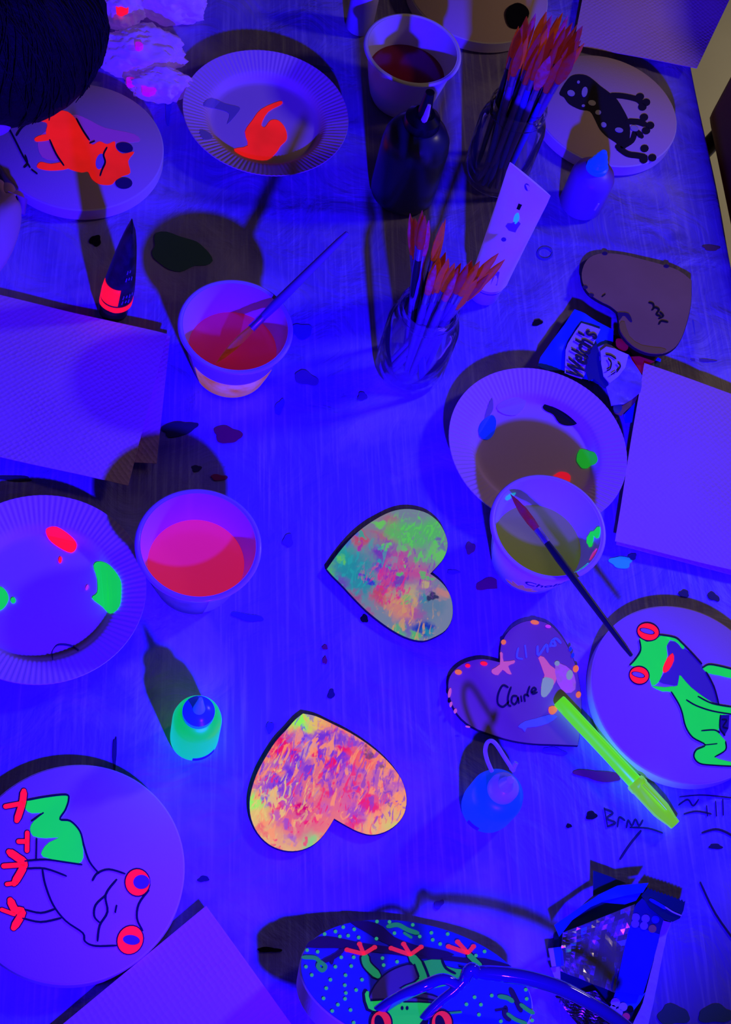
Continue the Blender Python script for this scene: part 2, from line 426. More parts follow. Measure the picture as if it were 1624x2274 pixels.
# ------------------------------------------------------------------ chairs (maroon padded)
def make_chair(label, at, ang):
    t = thing('padded_chair', label, 'chair', at)
    q = Matrix.Rotation(ang, 3, 'Z'); base = Vector(at)
    fn = lambda x, y, z: base + q @ Vector((x, y, z))
    cmr = mat('maroon_vinyl', (.22, .008, .03), .45, bump=(60, .1, .001)); leg = mat('chair_leg_steel', (.03, .03, .03), .4, metal=.5)
    def pad(name, lo_, hi_):
        v, f = boxd(lo_, hi_); bm = bmesh.new(); vv = [bm.verts.new(p) for p in v]
        for k in f: bm.faces.new([vv[i] for i in k])
        bmesh.ops.recalc_face_normals(bm, faces=bm.faces)
        bmesh.ops.bevel(bm, geom=bm.edges[:], offset=.02, segments=4, profile=.6, affect='EDGES')
        bm.verts.ensure_lookup_table(); bm.verts.index_update()
        o = obj(name, [fn(*p.co) for p in bm.verts], [[x.index for x in k.verts] for k in bm.faces], cmr, t, True); bm.free(); return o
    pad('seat', (-.22, -.22, .42), (.22, .22, .48)); pad('backrest', (-.21, .20, .56), (.21, .25, .92))
    for sx in (-1, 1):
        tube('leg', [fn(sx * .19, -.18, 0), fn(sx * .19, -.18, .43)], .012, leg, t)
        tube('leg', [fn(sx * .19, .19, 0), fn(sx * .19, .19, .43), fn(sx * .19, .235, .60)], .012, leg, t)
    return t
make_chair('maroon padded chair tucked in at the far right table edge', TB(.53, 1.10, FLOOR), TA - math.pi / 2)

# ------------------------------------------------------------------ paper plates
PLANE = lambda z: (z, 0, 0)
def plate_z(r):
    if r < .056: return .0026
    if r < .066: t = (r - .056) / .010; return .0026 + .0094 * t * t * (3 - 2 * t)
    return .012 + (r - .066) / .0215 * .008
def make_plate(cxy, label):
    c = Vector((cxy[0], cxy[1], 0)); t = thing('paper_plate', label, 'plate', c, 'white paper plates used as palettes')
    rs = [0, .02, .04, .052, .056, .0585, .061, .0635, .066, .070, .075, .080, .084, .0862, .0875]
    NF = 108; seg = NF * 4
    prof = [(r, plate_z(r)) for r in rs] + [(.0878, .0192), (.0868, .0178)] + [(r, plate_z(r) - .0018) for r in reversed(rs[1:-2])] + [(0, .0004)]
    def wob(r, z, a, j):
        k = max(0, min(1, (r - .060) / .008)) * (1 if r < .0865 else .35)
        return r, z + .00042 * k * math.sin(a * NF)
    lathe('plate_body', prof, PLATE, t, c, seg, wob); return t, c
def on_plate(c, pts, name, mt, parent, lift=.0006, th=.0008, smooth=3):
    P = []
    for x, y in (crom(pts, smooth) if smooth else pts):
        z = .003
        for _ in range(6):
            p = U(x, y, z); z = plate_z(math.hypot(p.x - c.x, p.y - c.y)) + lift
        P.append(U(x, y, z))
    v, f = prism_data(P, th); return obj(name, v, f, mt, parent)

pt, pc = make_plate((-.2398, 1.0267), 'paper plate with one red paint smear, beside the white cup of red water')
q = lambda L: zz(0, 0, .505, L)
on_plate(pc, q([(1030, 655), (1090, 640), (1078, 580), (1110, 530), (1150, 480), (1230, 445), (1238, 458), (1180, 490), (1150, 545), (1165, 560), (1190, 530), (1225, 530), (1255, 565), (1262, 610), (1235, 640), (1215, 670), (1175, 702), (1110, 697), (1060, 680)]), 'red_paint', REDOR, pt)
scuff = mat('grey_scuff', (.35, .26, .34), .7)
on_plate(pc, q([(895, 455), (930, 430), (990, 455), (1050, 470), (1050, 490), (1000, 545), (1010, 500), (960, 480), (910, 470)]), 'paint_smear', scuff, pt, .0004)
on_plate(pc, q([(880, 570), (915, 580), (935, 605), (905, 615), (885, 600)]), 'paint_smear', scuff, pt, .0004)

pt, pc = make_plate((.1345, .7414), 'paper plate with black, blue, green and red paint blobs beside the snack wrapper')
q = lambda L: zz(780, 460, .5197, L)
on_plate(pc, q([(820, 852), (850, 832), (920, 850), (962, 890), (965, 925), (925, 932), (890, 920), (865, 885), (835, 870)]), 'black_paint', BLACK, pt, .001)
BLUEP = mat('fluorescent_blue', (.02, .06, .95), .5, (.0, .03, .9), .4)
on_plate(pc, q([(545, 950), (560, 915), (600, 888), (620, 912), (612, 965), (585, 992), (553, 980)]), 'blue_paint', BLUEP, pt, .001)
on_plate(pc, q([(622, 855), (650, 830), (700, 812), (745, 810), (742, 850), (705, 888), (650, 882)]), 'white_paint', mat('white_paint', (.75, .6, .6), .4), pt, .001)
on_plate(pc, ell(1303, 1018, 23, 20, 10, 14, .1), 'green_paint', glow('green_paint_dim', (.005, .33, .02), .8, (.05, .6, .02)), pt, .001)
on_plate(pc, ell(1248, 1066, 20, 19, 0, 14, .06), 'red_paint', glow('red_paint_dim', (.62, .004, .02), .9, (.8, .03, .03)), pt, .001)
on_plate(pc, q([(570, 905), (585, 850), (603, 815), (608, 860), (592, 890)]), 'paint_smear', mat('olive_smear', (.35, .33, .18), .7), pt, .0005)

pt, pc = make_plate((-.2373, .4363), 'paper plate with a red dab and green blobs, left of the pink water cup')
q = lambda L: zz(0, 960, .505, L)
on_plate(pc, q([(203, 425), (250, 416), (310, 455), (338, 495), (315, 528), (260, 505), (215, 468)]), 'red_paint', RED, pt, .001)
on_plate(pc, q(ell(265, 560, 7, 14, 8, 8)), 'red_paint', RED, pt, .001, smooth=2)
on_plate(pc, q(ell(383, 681, 5, 12, 20, 8)), 'red_paint', PINKP, pt, .001, smooth=2)
on_plate(pc, q([(412, 585), (440, 568), (485, 588), (528, 645), (534, 700), (525, 765), (485, 796), (450, 765), (405, 728), (428, 705), (428, 645)]), 'green_paint', GREEN, pt, .001)
on_plate(pc, q([(0, 678), (28, 700), (37, 735), (12, 775), (-30, 785), (-50, 730), (-35, 690)]), 'green_paint', GREEN, pt, .001)
on_plate(pc, q(ell(58, 738, 11, 13, 0, 8)), 'green_paint', GREEN, pt, .001, smooth=2)
ring = q([(232, 1000), (230, 965), (255, 935), (310, 938), (345, 958)])
on_plate(pc, [(x + 1, y - 1.6) for x, y in crom(ring, 4, False)] + [(x - 1, y + 1.6) for x, y in reversed(crom(ring, 4, False))], 'stray_hair', DARKV, pt, .0008, smooth=0)

# ------------------------------------------------------------------ round canvases with frogs
def make_board(c, r, top, label, topmat=CANVAS, sidemat=CANVAS_SIDE, seg=96):
    c = Vector((c[0], c[1], 0)); t = thing('round_canvas', label, 'canvas', c, 'round canvases on the table')
    e = .0012
    lathe('canvas_edge', [(0, .0003), (r - e, .0003), (r, e + .0003), (r, top - e), (r - e, top - .0002), (0, top - .0002)], sidemat, t, c, seg)
    lathe('canvas_face', [(r - e, top - .0001), (r - e * 1.2, top + .0001), (0, top + .0001)][::-1], topmat, t, c, seg)
    return t, PLANE(top + .0001)

# red frog, top left
c = U(178, 322, .016)
t, pl = make_board(c, .084, .016, 'round canvas with a solid red-orange frog, below the dark-haired head')
q = lambda L: zz(0, 0, .2833, L)
paint('pink_wash', q([(300, 1090), (400, 1000), (560, 900), (680, 930), (820, 1000), (1050, 1050), (1090, 1110), (900, 1120), (700, 1160), (480, 1250), (330, 1230)]), pl, mat('pink_wash', (.80, .40, .40), .8, (.25, .0, .12), .25), t, .0002)
paint('frog_body', q([(290, 890), (340, 850), (420, 800), (472, 778), (450, 855), (530, 875), (590, 930), (640, 1015), (690, 1090), (725, 1135), (780, 1108), (840, 1130), (900, 1108), (908, 1160), (960, 1205), (1052, 1190), (1005, 1260), (1022, 1352), (960, 1380), (910, 1410), (870, 1447), (780, 1442), (720, 1400), (690, 1345), (640, 1350), (560, 1330), (490, 1290), (440, 1210), (390, 1110), (360, 1040), (370, 965), (300, 940)]), pl, REDOR, t, .0004)
paint('frog_arm', q([(272, 1085), (320, 1060), (390, 1055), (390, 1095), (290, 1108)]), pl, REDOR, t, .0005)
paint('frog_arm', q([(290, 1300), (320, 1270), (400, 1285), (510, 1270), (530, 1320), (400, 1335), (310, 1320)]), pl, REDOR, t, .0005)
paint('mouth_patch', q(ell(785, 1265, 34, 62, 12)), pl, mat('violet_pink', (.7, .3, .55), .7), t, .0007, smooth=0)
stroke('ink_outline', q([(838, 1155), (812, 1210), (825, 1270), (800, 1330), (785, 1375)]), 4, pl, INK, t, .0008)
paint('frog_eye', q(ell(978, 1155, 66, 40, 12)), pl, DARKV, t, .0007, smooth=0); paint('frog_eye', q(ell(972, 1435, 66, 44, 0)), pl, DARKV, t, .0007, smooth=0)
for L in ([(600, 930), (650, 1020), (700, 1095)], [(40, 950), (110, 1080), (180, 1220), (235, 1310)], [(390, 1095), (440, 1205), (500, 1295)], [(130, 1060), (180, 990), (270, 940)], [(200, 1220), (215, 1280), (190, 1310)], [(250, 1330), (290, 1360)], [(705, 1120), (740, 1105)]):
    stroke('ink_outline', q(L), 4, pl, INK, t, .0008)

# plain canvas at the top edge with a black blob
c = U(1062, -22, .016)
t, pl = make_board(c, .084, .016, 'blank round canvas with a black paint blob, cut off at the top behind the brushes')
paint('black_blob', [(1124, 30), (1132, 14), (1150, 6), (1168, 14), (1176, 30), (1166, 50), (1150, 62), (1132, 56)], pl, BLACK, t, .002, .002)

# dark frog, top right
t, pl = make_board((.1037, 1.2026), .0830, .016, 'round canvas with a nearly black frog at the right table edge')
q = lambda L: zz(1180, 0, .2734, L)
FROGD = mat('dark_frog_paint', (.022, .014, .02), .6)
paint('frog_body', q([(230, 755), (300, 640), (360, 605), (450, 612), (520, 660), (560, 695), (640, 755), (700, 810), (755, 900), (792, 980), (805, 1080), (785, 1180), (740, 1212), (690, 1160), (620, 1112), (560, 1050), (520, 970), (480, 905), (400, 890), (310, 845), (268, 790)]), pl, FROGD, t)
for L, wd in (([(640, 775), (740, 778), (860, 805), (905, 845)], 12), ([(785, 985), (870, 990), (930, 1010)], 13), ([(740, 1190), (820, 1140), (850, 1070), (900, 1108)], 12), ([(700, 1190), (780, 1248), (860, 1262), (930, 1275)], 13)):
    stroke('frog_limb', q(L), wd, pl, FROGD, t)
for x, y in ((885, 785), (935, 830), (905, 868), (918, 952), (968, 1018), (935, 1060), (922, 1205), (985, 1280), (915, 1296)):
    paint('frog_toe', q(ell(x, y, 34, 30, 0, 12)), pl, FROGD, t, .0007, smooth=0)
for x, y, rx, ry, a in ((325, 755, 32, 24, 20), (435, 745, 24, 42, 10), (385, 665, 12, 12, 0), (495, 835, 32, 22, 10), (425, 857, 14, 10, 0), (545, 912, 24, 20, 0), (590, 1012, 24, 20, 30), (715, 1055, 34, 20, 10), (840, 1042, 34, 22, 20)):
    paint('bare_spot', q(ell(x, y, rx, ry, a, 12)), pl, mat('bare_spot', (.55, .45, .45), .8), t, .0009, smooth=0)

# outlined frog with green leg, bottom left
t, pl = make_board((-.1195, .2260), .0845, .016, 'round canvas with a black line frog, one green leg and red feet, bottom left')
q = lambda L: zz(0, 1500, .5049, L)
paint('green_leg', q([(113, 552), (200, 535), (290, 525), (303, 545), (285, 600), (262, 635), (310, 640), (350, 680), (362, 740), (366, 800), (340, 828), (270, 815), (190, 797), (186, 770), (215, 735), (262, 712), (200, 715), (145, 705), (133, 670), (150, 640), (188, 605), (140, 605), (113, 588)]), pl, GREEN, t, smooth=2)
for L in ([(120, 548), (200, 533), (290, 524), (302, 545), (288, 590), (264, 632), (310, 640), (352, 685), (370, 750), (395, 820), (435, 870)], [(408, 902), (430, 870), (480, 853), (550, 872)], [(655, 945), (612, 1005), (604, 1070), (628, 1122)], [(188, 855), (200, 920), (235, 1010), (290, 1080), (365, 1133), (375, 1170), (420, 1190), (512, 1188)],
          [(110, 816), (200, 810), (280, 820), (360, 832)], [(118, 850), (200, 850), (292, 882)], [(162, 718), (160, 808)], [(110, 1030), (180, 1045), (242, 1028)], [(100, 1068), (180, 1085), (268, 1068)], [(514, 898), (466, 965), (474, 1040), (440, 1100), (430, 1168)], [(465, 968), (422, 1010), (416, 1060), (440, 1088)], [(514, 1012), (508, 1042)], [(140, 640), (190, 604)]):
    stroke('ink_outline', q(L), 4.2, pl, INK, t, .0008)
for L, wd in (([(105, 508), (98, 562), (74, 638)], 15), ([(24, 576), (98, 562)], 14), ([(120, 692), (119, 770)], 14), ([(82, 730), (120, 730)], 14), ([(40, 776), (76, 800), (106, 832), (62, 915)], 17), ([(16, 838), (100, 832)], 15), ([(30, 918), (72, 912)], 12), ([(45, 988), (66, 1030), (98, 1042), (60, 1110)], 17), ([(8, 1030), (62, 1050)], 12)):
    stroke('red_foot', q(L), wd + 5, pl, INK, t, .0004); stroke('red_foot', q(L), wd, pl, RED, t, .0007)
def ring_patch(name, outer, inner, pl, mt, parent, lift):
    pl2 = (pl[0] + lift, pl[1], pl[2]); n = len(outer)
    A = [UPL(x, y, pl2) for x, y in outer]; B = [UPL(x, y, pl2) for x, y in inner]; d = Vector((0, 0, .0005))
    v = A + B + [p - d for p in A] + [p - d for p in B]
    f = [(i, (i + 1) % n, (i + 1) % n + n, i + n) for i in range(n)] + [(i + 2 * n, (i + 1) % n + 2 * n, (i + 1) % n + 3 * n, i + 3 * n)[::-1] for i in range(n)] + [(i, (i + 1) % n, (i + 1) % n + 2 * n, i + 2 * n) for i in range(n)] + [(i + n, (i + 1) % n + n, (i + 1) % n + 3 * n, i + 3 * n) for i in range(n)]
    return obj(name, v, f, mt, parent)
paint('eye_outline', q(ell(605, 910, 58, 64, -5, 24)), pl, INK, t, .0003, smooth=0)
ring_patch('red_eye', q(ell(605, 910, 53, 58, -5, 24)), q(ell(622, 908, 36, 32, -5, 24)), pl, RED, t, .0008)
paint('eye_pupil', q(ell(624, 908, 38, 33, -5, 24)), pl, VIOLETP, t, .0005, smooth=0)
paint('eye_outline', q(ell(573, 1163, 60, 68, 25, 24)), pl, INK, t, .0003, smooth=0)
ring_patch('red_eye', q(ell(573, 1163, 55, 63, 25, 24)), q(ell(578, 1163, 38, 22, 8, 24)), pl, RED, t, .0008)
paint('eye_pupil', q(ell(578, 1163, 40, 24, 8, 24)), pl, VIOLETP, t, .0005, smooth=0)

# finished green frog, right edge
t, pl = make_board((.3182, .5462), .0837, .016, 'round canvas with a bright green red-eyed frog, cut off at the right edge')
q = lambda L: zz(980, 1340, .3966, L)
body = [(1335, 403), (1355, 420), (1400, 470), (1480, 530), (1550, 570), (1640, 580), (1640, 620), (1562, 625), (1560, 690), (1552, 725), (1592, 770), (1592, 820), (1530, 860), (1600, 883), (1640, 893), (1640, 912), (1530, 905), (1450, 895), (1418, 860), (1430, 820), (1482, 790), (1410, 750), (1370, 690), (1350, 610), (1330, 560), (1290, 495), (1240, 492), (1180, 462), (1250, 470), (1290, 465), (1325, 460)]
paint('frog_body', q(body), pl, GREEN, t, .0005, smooth=2)
paint('frog_head', q([(1113, 195), (1150, 215), (1200, 205), (1235, 178), (1285, 190), (1262, 240), (1268, 290), (1252, 340), (1240, 390), (1218, 440), (1180, 458), (1160, 380), (1130, 360), (1058, 345), (1090, 310), (1118, 260)]), pl, GREEN, t, .0005, smooth=2)
stroke('frog_arm', q([(1265, 190), (1310, 202), (1340, 222), (1355, 248)]), 7, pl, GREEN, t, .0005)
paint('frog_belly', q([(1265, 225), (1310, 213), (1345, 248), (1400, 278), (1460, 343), (1510, 430), (1540, 510), (1552, 562), (1480, 528), (1400, 468), (1340, 408), (1325, 458), (1280, 455), (1220, 437), (1250, 390), (1275, 290)]), pl, mat('belly_paint', (.22, .16, .16), .7), t, .0003, smooth=2)
paint('red_mark', q([(1297, 278), (1304, 320), (1275, 375), (1247, 386), (1243, 358), (1265, 310)]), pl, RED, t, .0008, smooth=2)
paint('frog_arm', q([(1465, 362), (1500, 343), (1560, 350), (1645, 372), (1645, 418), (1560, 402), (1500, 390)]), pl, GREEN, t, .0006, smooth=2)
paint('dark_patch', q([(1563, 624), (1615, 628), (1610, 700), (1585, 745), (1560, 700)]), pl, DARKV, t, .0007, smooth=0)
for cx, cy, rx, ry, a in ((1160, 158, 62, 48, 15), (1110, 402, 55, 48, 15)):
    paint('eye_outline', q(ell(cx, cy, rx + 4, ry + 6, a, 24)), pl, INK, t, .0006, smooth=0)
    ring_patch('red_eye', q(ell(cx, cy, rx - 2, ry - 2, a, 24)), q(ell(cx - 6, cy - 3, rx * .72, ry * .34, a, 24)), pl, RED, t, .0011)
    paint('eye_slit', q(ell(cx - 6, cy - 3, rx * .76, ry * .40, a, 24)), pl, INK, t, .0008, smooth=0)
    paint('eye_pupil', q(ell(cx - 6, cy - 3, rx * .62, ry * .26, a, 20)), pl, CANVAS, t, .0010, smooth=0)
for L in ([(1290, 495), (1330, 560), (1350, 610), (1370, 690), (1410, 750), (1480, 792), (1430, 820), (1417, 860), (1450, 896), (1530, 906), (1640, 912)], [(1225, 175), (1310, 190), (1350, 222), (1400, 272), (1460, 338)], [(1466, 360), (1500, 342), (1560, 350), (1640, 370)], [(1486, 385), (1530, 470), (1556, 565)], [(1375, 540), (1430, 572), (1520, 602), (1640, 622)], [(1460, 712), (1530, 708), (1560, 724)], [(1480, 792), (1545, 785)], [(1594, 775), (1594, 820), (1535, 858)],
          [(1440, 520), (1520, 560), (1630, 580)], [(1565, 626), (1562, 700), (1590, 738)], [(1575, 650), (1600, 655), (1580, 690), (1604, 700)], [(1058, 345), (1090, 310), (1118, 262), (1112, 205)]):
    stroke('ink_outline', q(L), 3.2, pl, INK, t, .0012)

# night-blue frog, bottom edge (deep canvas)
NIGHT = mat('night_blue_paint', (.04, .05, .55), .6, var=(18, .5, (.02, .10, .45)))
BC, BN = Vector((.14957, .22071, .07585)), Vector((-.16383, .73838, .65419)).normalized()     # canvas propped up on its near side
BPL = (BC.z + (BN.x * BC.x + BN.y * BC.y) / BN.z, -BN.x / BN.z, -BN.y / BN.z)
t = thing('round_canvas', 'tilted round canvas with a green frog on a night-blue ground, bottom edge', 'canvas', (BC.x, BC.y, 0), 'round canvases on the table')
lathe('canvas_edge', [(0, -.016), (.0855, -.016), (.0865, -.015), (.0865, -.0012), (.0855, -.0002), (0, -.0002)], CANVAS_SIDE, t, BC, 96, None, BN)
lathe('canvas_face', [(0, .0001), (.0853, .0001), (.0855, -.0001)], NIGHT, t, BC, 96, None, BN, cap=False)
pl = (BPL[0] + .0002, BPL[1], BPL[2])
dwn = Vector((BN.x, BN.y, 0)).normalized(); pr = BC - BN * .016 - (dwn - BN * dwn.dot(BN)).normalized() * .035
tube('easel_leg', [pr, Vector((pr.x - dwn.x * .05, pr.y - dwn.y * .05, .003))], .004, mat('easel_wood', (.45, .30, .16), .7), t, 10)
q = lambda L: zz(640, 1880, .3695, L)
BR = mat('branch_paint', (.05, .015, .05), .7); FG = glow('frog_green_dim', (.004, .20, .045), .9, (.06, .5, .02), var=(30, .5, (.02, .5, .04))); FR = glow('frog_red_dim', (.62, .010, .03), .9, (.8, .05, .01))
paint('branch', q([(103, 605), (180, 543), (300, 548), (430, 578), (600, 600), (760, 640), (900, 650), (1050, 668), (1180, 672), (1345, 718), (1180, 715), (1000, 690), (800, 672), (640, 650), (450, 625), (280, 610)]), pl, BR, t, .0004, smooth=2)
paint('branch', q([(372, 455), (480, 448), (570, 480), (640, 545), (760, 590), (900, 618), (1000, 650), (880, 670), (700, 625), (590, 585), (470, 515)]), pl, BR, t, .0005, smooth=2)
stroke('branch', q([(330, 620), (280, 660), (215, 690)]), 10, pl, BR, t, .0006); stroke('branch', q([(275, 655), (262, 700)]), 9, pl, BR, t, .0007)
for L, wd in (([(1340, 860), (1370, 920), (1400, 985)], 12), ([(1250, 985), (1310, 975)], 6), ([(1310, 970), (1305, 1010), (1330, 1040)], 12)): stroke('branch', q(L), wd, pl, BR, t, .0006)
LEAF = glow('leaf_dim', (.006, .17, .06), .8, (.05, .4, .04))
for L, wd in (([(90, 665), (160, 668), (190, 690)], 9), ([(190, 690), (225, 720), (205, 745), (180, 720), (192, 695)], 9), ([(600, 480), (660, 470), (720, 500), (780, 520)], 10), ([(1270, 900), (1320, 910), (1350, 930)], 10), ([(1400, 950), (1440, 980), (1475, 1000)], 9), ([(1320, 1005), (1370, 1040), (1430, 1062)], 8), ([(700, 520), (740, 545)], 8), ([(950, 1002), (1040, 995)], 6)):
    stroke('leaf', q(L), wd, pl, LEAF, t, .0007)
DOT = glow('dot_green', (.02, .33, .13), .8, (.1, .6, .04))
dots = [(220, 525), (285, 510), (332, 484), (312, 540), (362, 535), (398, 497), (425, 546), (532, 553), (535, 450), (610, 452), (750, 470), (862, 518), (792, 540), (915, 585), (960, 525), (115, 622), (178, 632), (108, 722), (320, 665), (395, 665), (285, 722), (380, 718), (143, 772), (346, 773), (255, 800), (445, 800), (342, 833), (230, 851), (410, 862), (348, 880), (214, 912), (343, 915), (300, 950), (266, 988), (376, 982), (395, 1058), (656, 692), (575, 712), (568, 670), (1122, 905), (1225, 895), (1073, 948), (1160, 950), (1148, 1010), (1435, 915), (1468, 1045), (1430, 860), (1182, 630), (1130, 655), (1280, 1050), (640, 520), (870, 560)]
for x, y in dots: paint('painted_dot', q(ell(x, y, 11, 11, 0, 8)), pl, DOT, t, .0006, smooth=0)
for cx, cy, L in ((455, 645, [(355, 620), (430, 585), (520, 605)]), (735, 650, [(620, 610), (695, 585), (800, 603)]), (1082, 640, [(965, 600), (1020, 572), (1115, 600)])):
    for a in L:
        stroke('red_foot', q([a, ((a[0] + cx) / 2, (a[1] + cy) / 2), (cx, cy)]), 9, pl, FR, t, .0009)
        paint('red_toe', q(ell(a[0], a[1], 16, 14, 0, 10)), pl, FR, t, .0010, smooth=0)
for L, wd in (([(462, 655), (475, 710), (540, 775)], 17), ([(742, 660), (790, 720), (815, 800)], 18), ([(1092, 655), (1150, 712)], 16)):
    stroke('frog_leg', q(L), wd + 7, pl, INK, t, .0005); stroke('frog_leg', q(L), wd, pl, FG, t, .0008)
paint('frog_back', q([(808, 690), (920, 680), (945, 715), (1010, 735), (1080, 745), (1060, 790), (1000, 820), (880, 850), (700, 870), (655, 852), (780, 800), (830, 760)]), pl, FG, t, .0006, smooth=2)
stroke('ink_outline', q([(925, 680), (950, 730), (1005, 762)]), 6, pl, INK, t, .0010); stroke('ink_outline', q([(1030, 720), (1100, 740)]), 5, pl, INK, t, .0010); stroke('ink_outline', q([(808, 690), (830, 740), (850, 795)]), 6, pl, INK, t, .0010); stroke('ink_outline', q([(760, 710), (785, 780)]), 6, pl, INK, t, .0011)
paint('belly_outline', q([(482, 935), (500, 860), (545, 795), (600, 748), (680, 712), (755, 702), (800, 765), (765, 815), (680, 852), (820, 878), (905, 903), (885, 942), (700, 938), (560, 925)]), pl, INK, t, .0007, smooth=2)
paint('frog_belly', q([(492, 925), (508, 865), (550, 803), (605, 757), (680, 722), (748, 712), (788, 765), (755, 808), (665, 850), (820, 886), (892, 905), (875, 930), (700, 926), (560, 914)]), pl, VIOLETP, t, .0009, smooth=2)
paint('head_outline', q([(448, 880), (475, 858), (500, 920), (600, 912), (700, 928), (866, 934), (880, 960), (850, 1030), (800, 1130), (620, 1130), (560, 1020), (470, 985)]), pl, INK, t, .0005, smooth=2)
paint('frog_head', q([(462, 885), (486, 870), (496, 930), (600, 920), (700, 938), (862, 942), (850, 990), (790, 1066), (770, 1120), (640, 1120), (600, 1010), (540, 990), (484, 972)]), pl, glow('frog_head_green', (.004, .40, .05), .9, (.06, .6, .02)), t, .0008, smooth=2)
stroke('ink_outline', q([(500, 920), (620, 915), (760, 905), (900, 930)]), 4, pl, INK, t, .0012)
for x in (686, 716): paint('nostril', q(ell(x, 970, 9, 13, 0, 10)), pl, INK, t, .0012, smooth=0)
for cx in (560, 925):
    paint('eye_outline', q(ell(cx, 1060, 70, 82, 0, 24)), pl, INK, t, .0010, smooth=0)
    ring_patch('red_eye', q(ell(cx, 1060, 60, 72, 0, 24)), q(ell(cx - 10, 1066, 30, 56, -12, 24)), pl, FR, t, .0014)

# ------------------------------------------------------------------ cups of paint water
HC, RC, RB = .0698, .0527, .0335
def cup_r(z): return RB + (RC - .0035 - RB) * (z / HC) ** .8
def make_cup(cx, cy, label, water, level, wall=WHITEPL, opaque=True):
    c = Vector((cx, cy, 0)); t = thing('yogurt_cup', label, 'cup', c, 'yogurt cups of paint water')
    zs = [HC * k / 10 for k in range(11)]
    out = [(0, .002), (RB - .004, .002), (RB - .003, 0), (RB - .0008, 0)] + [(cup_r(z), z) for z in zs if z > 0.002]
    inn = [(cup_r(z) - .0011, z) for z in reversed(zs) if z > .004] + [(RB - .003, .0035), (0, .0035)]
    lathe('cup_wall', out + inn, wall, t, c, 80)
    rp = []
    for k in range(13):
        a = 2 * math.pi * k / 12; rp.append((RC - .0022 + .0024 * math.cos(a), HC - .0012 + .0016 * math.sin(a)))
    lathe('cup_rim', rp, wall, t, c, 80, cap=False)
    rw = cup_r(level) - .0012
    lathe('paint_water', [(0, level), (rw, level), (rw - .0004, level - .001), (cup_r(.006) - .0016, .006), (0, .006)], water, t, c, 64)
    return t, c
def band(name, c, z0, z1, a0, a1, mt, parent, off=.0004, n=40):
    v, f = [], []
    for i in range(n + 1):
        a = a0 + (a1 - a0) * i / n
        for z, k in ((z0, 0), ((z0 + z1) / 2, 0), (z1, 0), (z1, 1), (z0, 1)):
            r = cup_r(z) + (off if not k else .0)
            v.append(c + Vector((r * math.cos(a), r * math.sin(a), z)))
    for i in range(n):
        for j in range(5):
            f.append((i * 5 + j, (i + 1) * 5 + j, (i + 1) * 5 + (j + 1) % 5, i * 5 + (j + 1) % 5))
    f.append((0, 1, 2, 3, 4)); f.append([n * 5 + k for k in (4, 3, 2, 1, 0)])
    return obj(name, v, f, mt, parent, True)
def az_at(c, z, px, py, rf=cup_r):
    best = min(range(720), key=lambda k: (lambda a: math.hypot(*[i - j for i, j in zip(PJ(c + Vector((rf(z) * math.cos(a), rf(z) * math.sin(a), z))), (px, py))]))(k * math.pi / 360))
    return best * math.pi / 360
MILKPL = mat('milky_plastic', (.72, .58, .70), .35, spec=.5)
WCUP = mat('warm_white_cup', (.90, .80, .66), .4, spec=.4)
redw = mat('red_water', (.30, .012, .02), .15, spec=.5)
t1, c1 = make_cup(-.1164, 1.1316, 'white cup of dark red water behind the big dark paint bottle', redw, .036, WCUP)
magw = mat('magenta_water', (.50, .05, .10), .2, (.26, .004, .035), .60, spec=.5)
t2, c2 = make_cup(-.1686, .7197, 'cup of dull pink water with a brush standing in it', magw, .034, MILKPL)
f2 = az_at(c2, .02, 515, 850)
band('orange_label', c2, .003, .036, f2 - .95, f2 + 1.0, mat('orange_print', (.72, .26, .03), .6, (.55, .14, .01), .40, var=(60, .6, (.8, .5, .3))), t2)
band('brown_label', c2, .003, .050, f2 - 1.75, f2 - 1.0, mat('brown_print', (.30, .15, .12), .6, var=(90, .8, (.5, .3, .3))), t2)
pinkw = mat('pink_water', (.75, .06, .07), .2, (.55, .010, .085), .80, spec=.5)
t3, c3 = make_cup(-.1226, .4989, 'cup of bright fluorescent pink water beside the left plate', pinkw, .034, mat('clear_cup', (.60, .46, .62), .2, spec=.6))
f3 = az_at(c3, .02, 430, 1350)
band('brown_label', c3, .004, .060, f3 - 1.5, f3 + .25, mat('dim_label', (.40, .20, .16), .5, var=(70, .7, (.25, .12, .12))), t3)
olivew = mat('olive_water', (.40, .42, .06), .2, (.07, .08, .010), .6, spec=.5)
t4, c4 = make_cup(.1564, .6290, 'cup of olive green water with printed label and a brush laid across its rim', olivew, .033)
f4 = az_at(c4, .03, 1195, 1290)
band('printed_label', c4, .004, .058, f4 - 1.4, f4 + 1.5, mat('label_white', (.92, .78, .70), .5), t4)
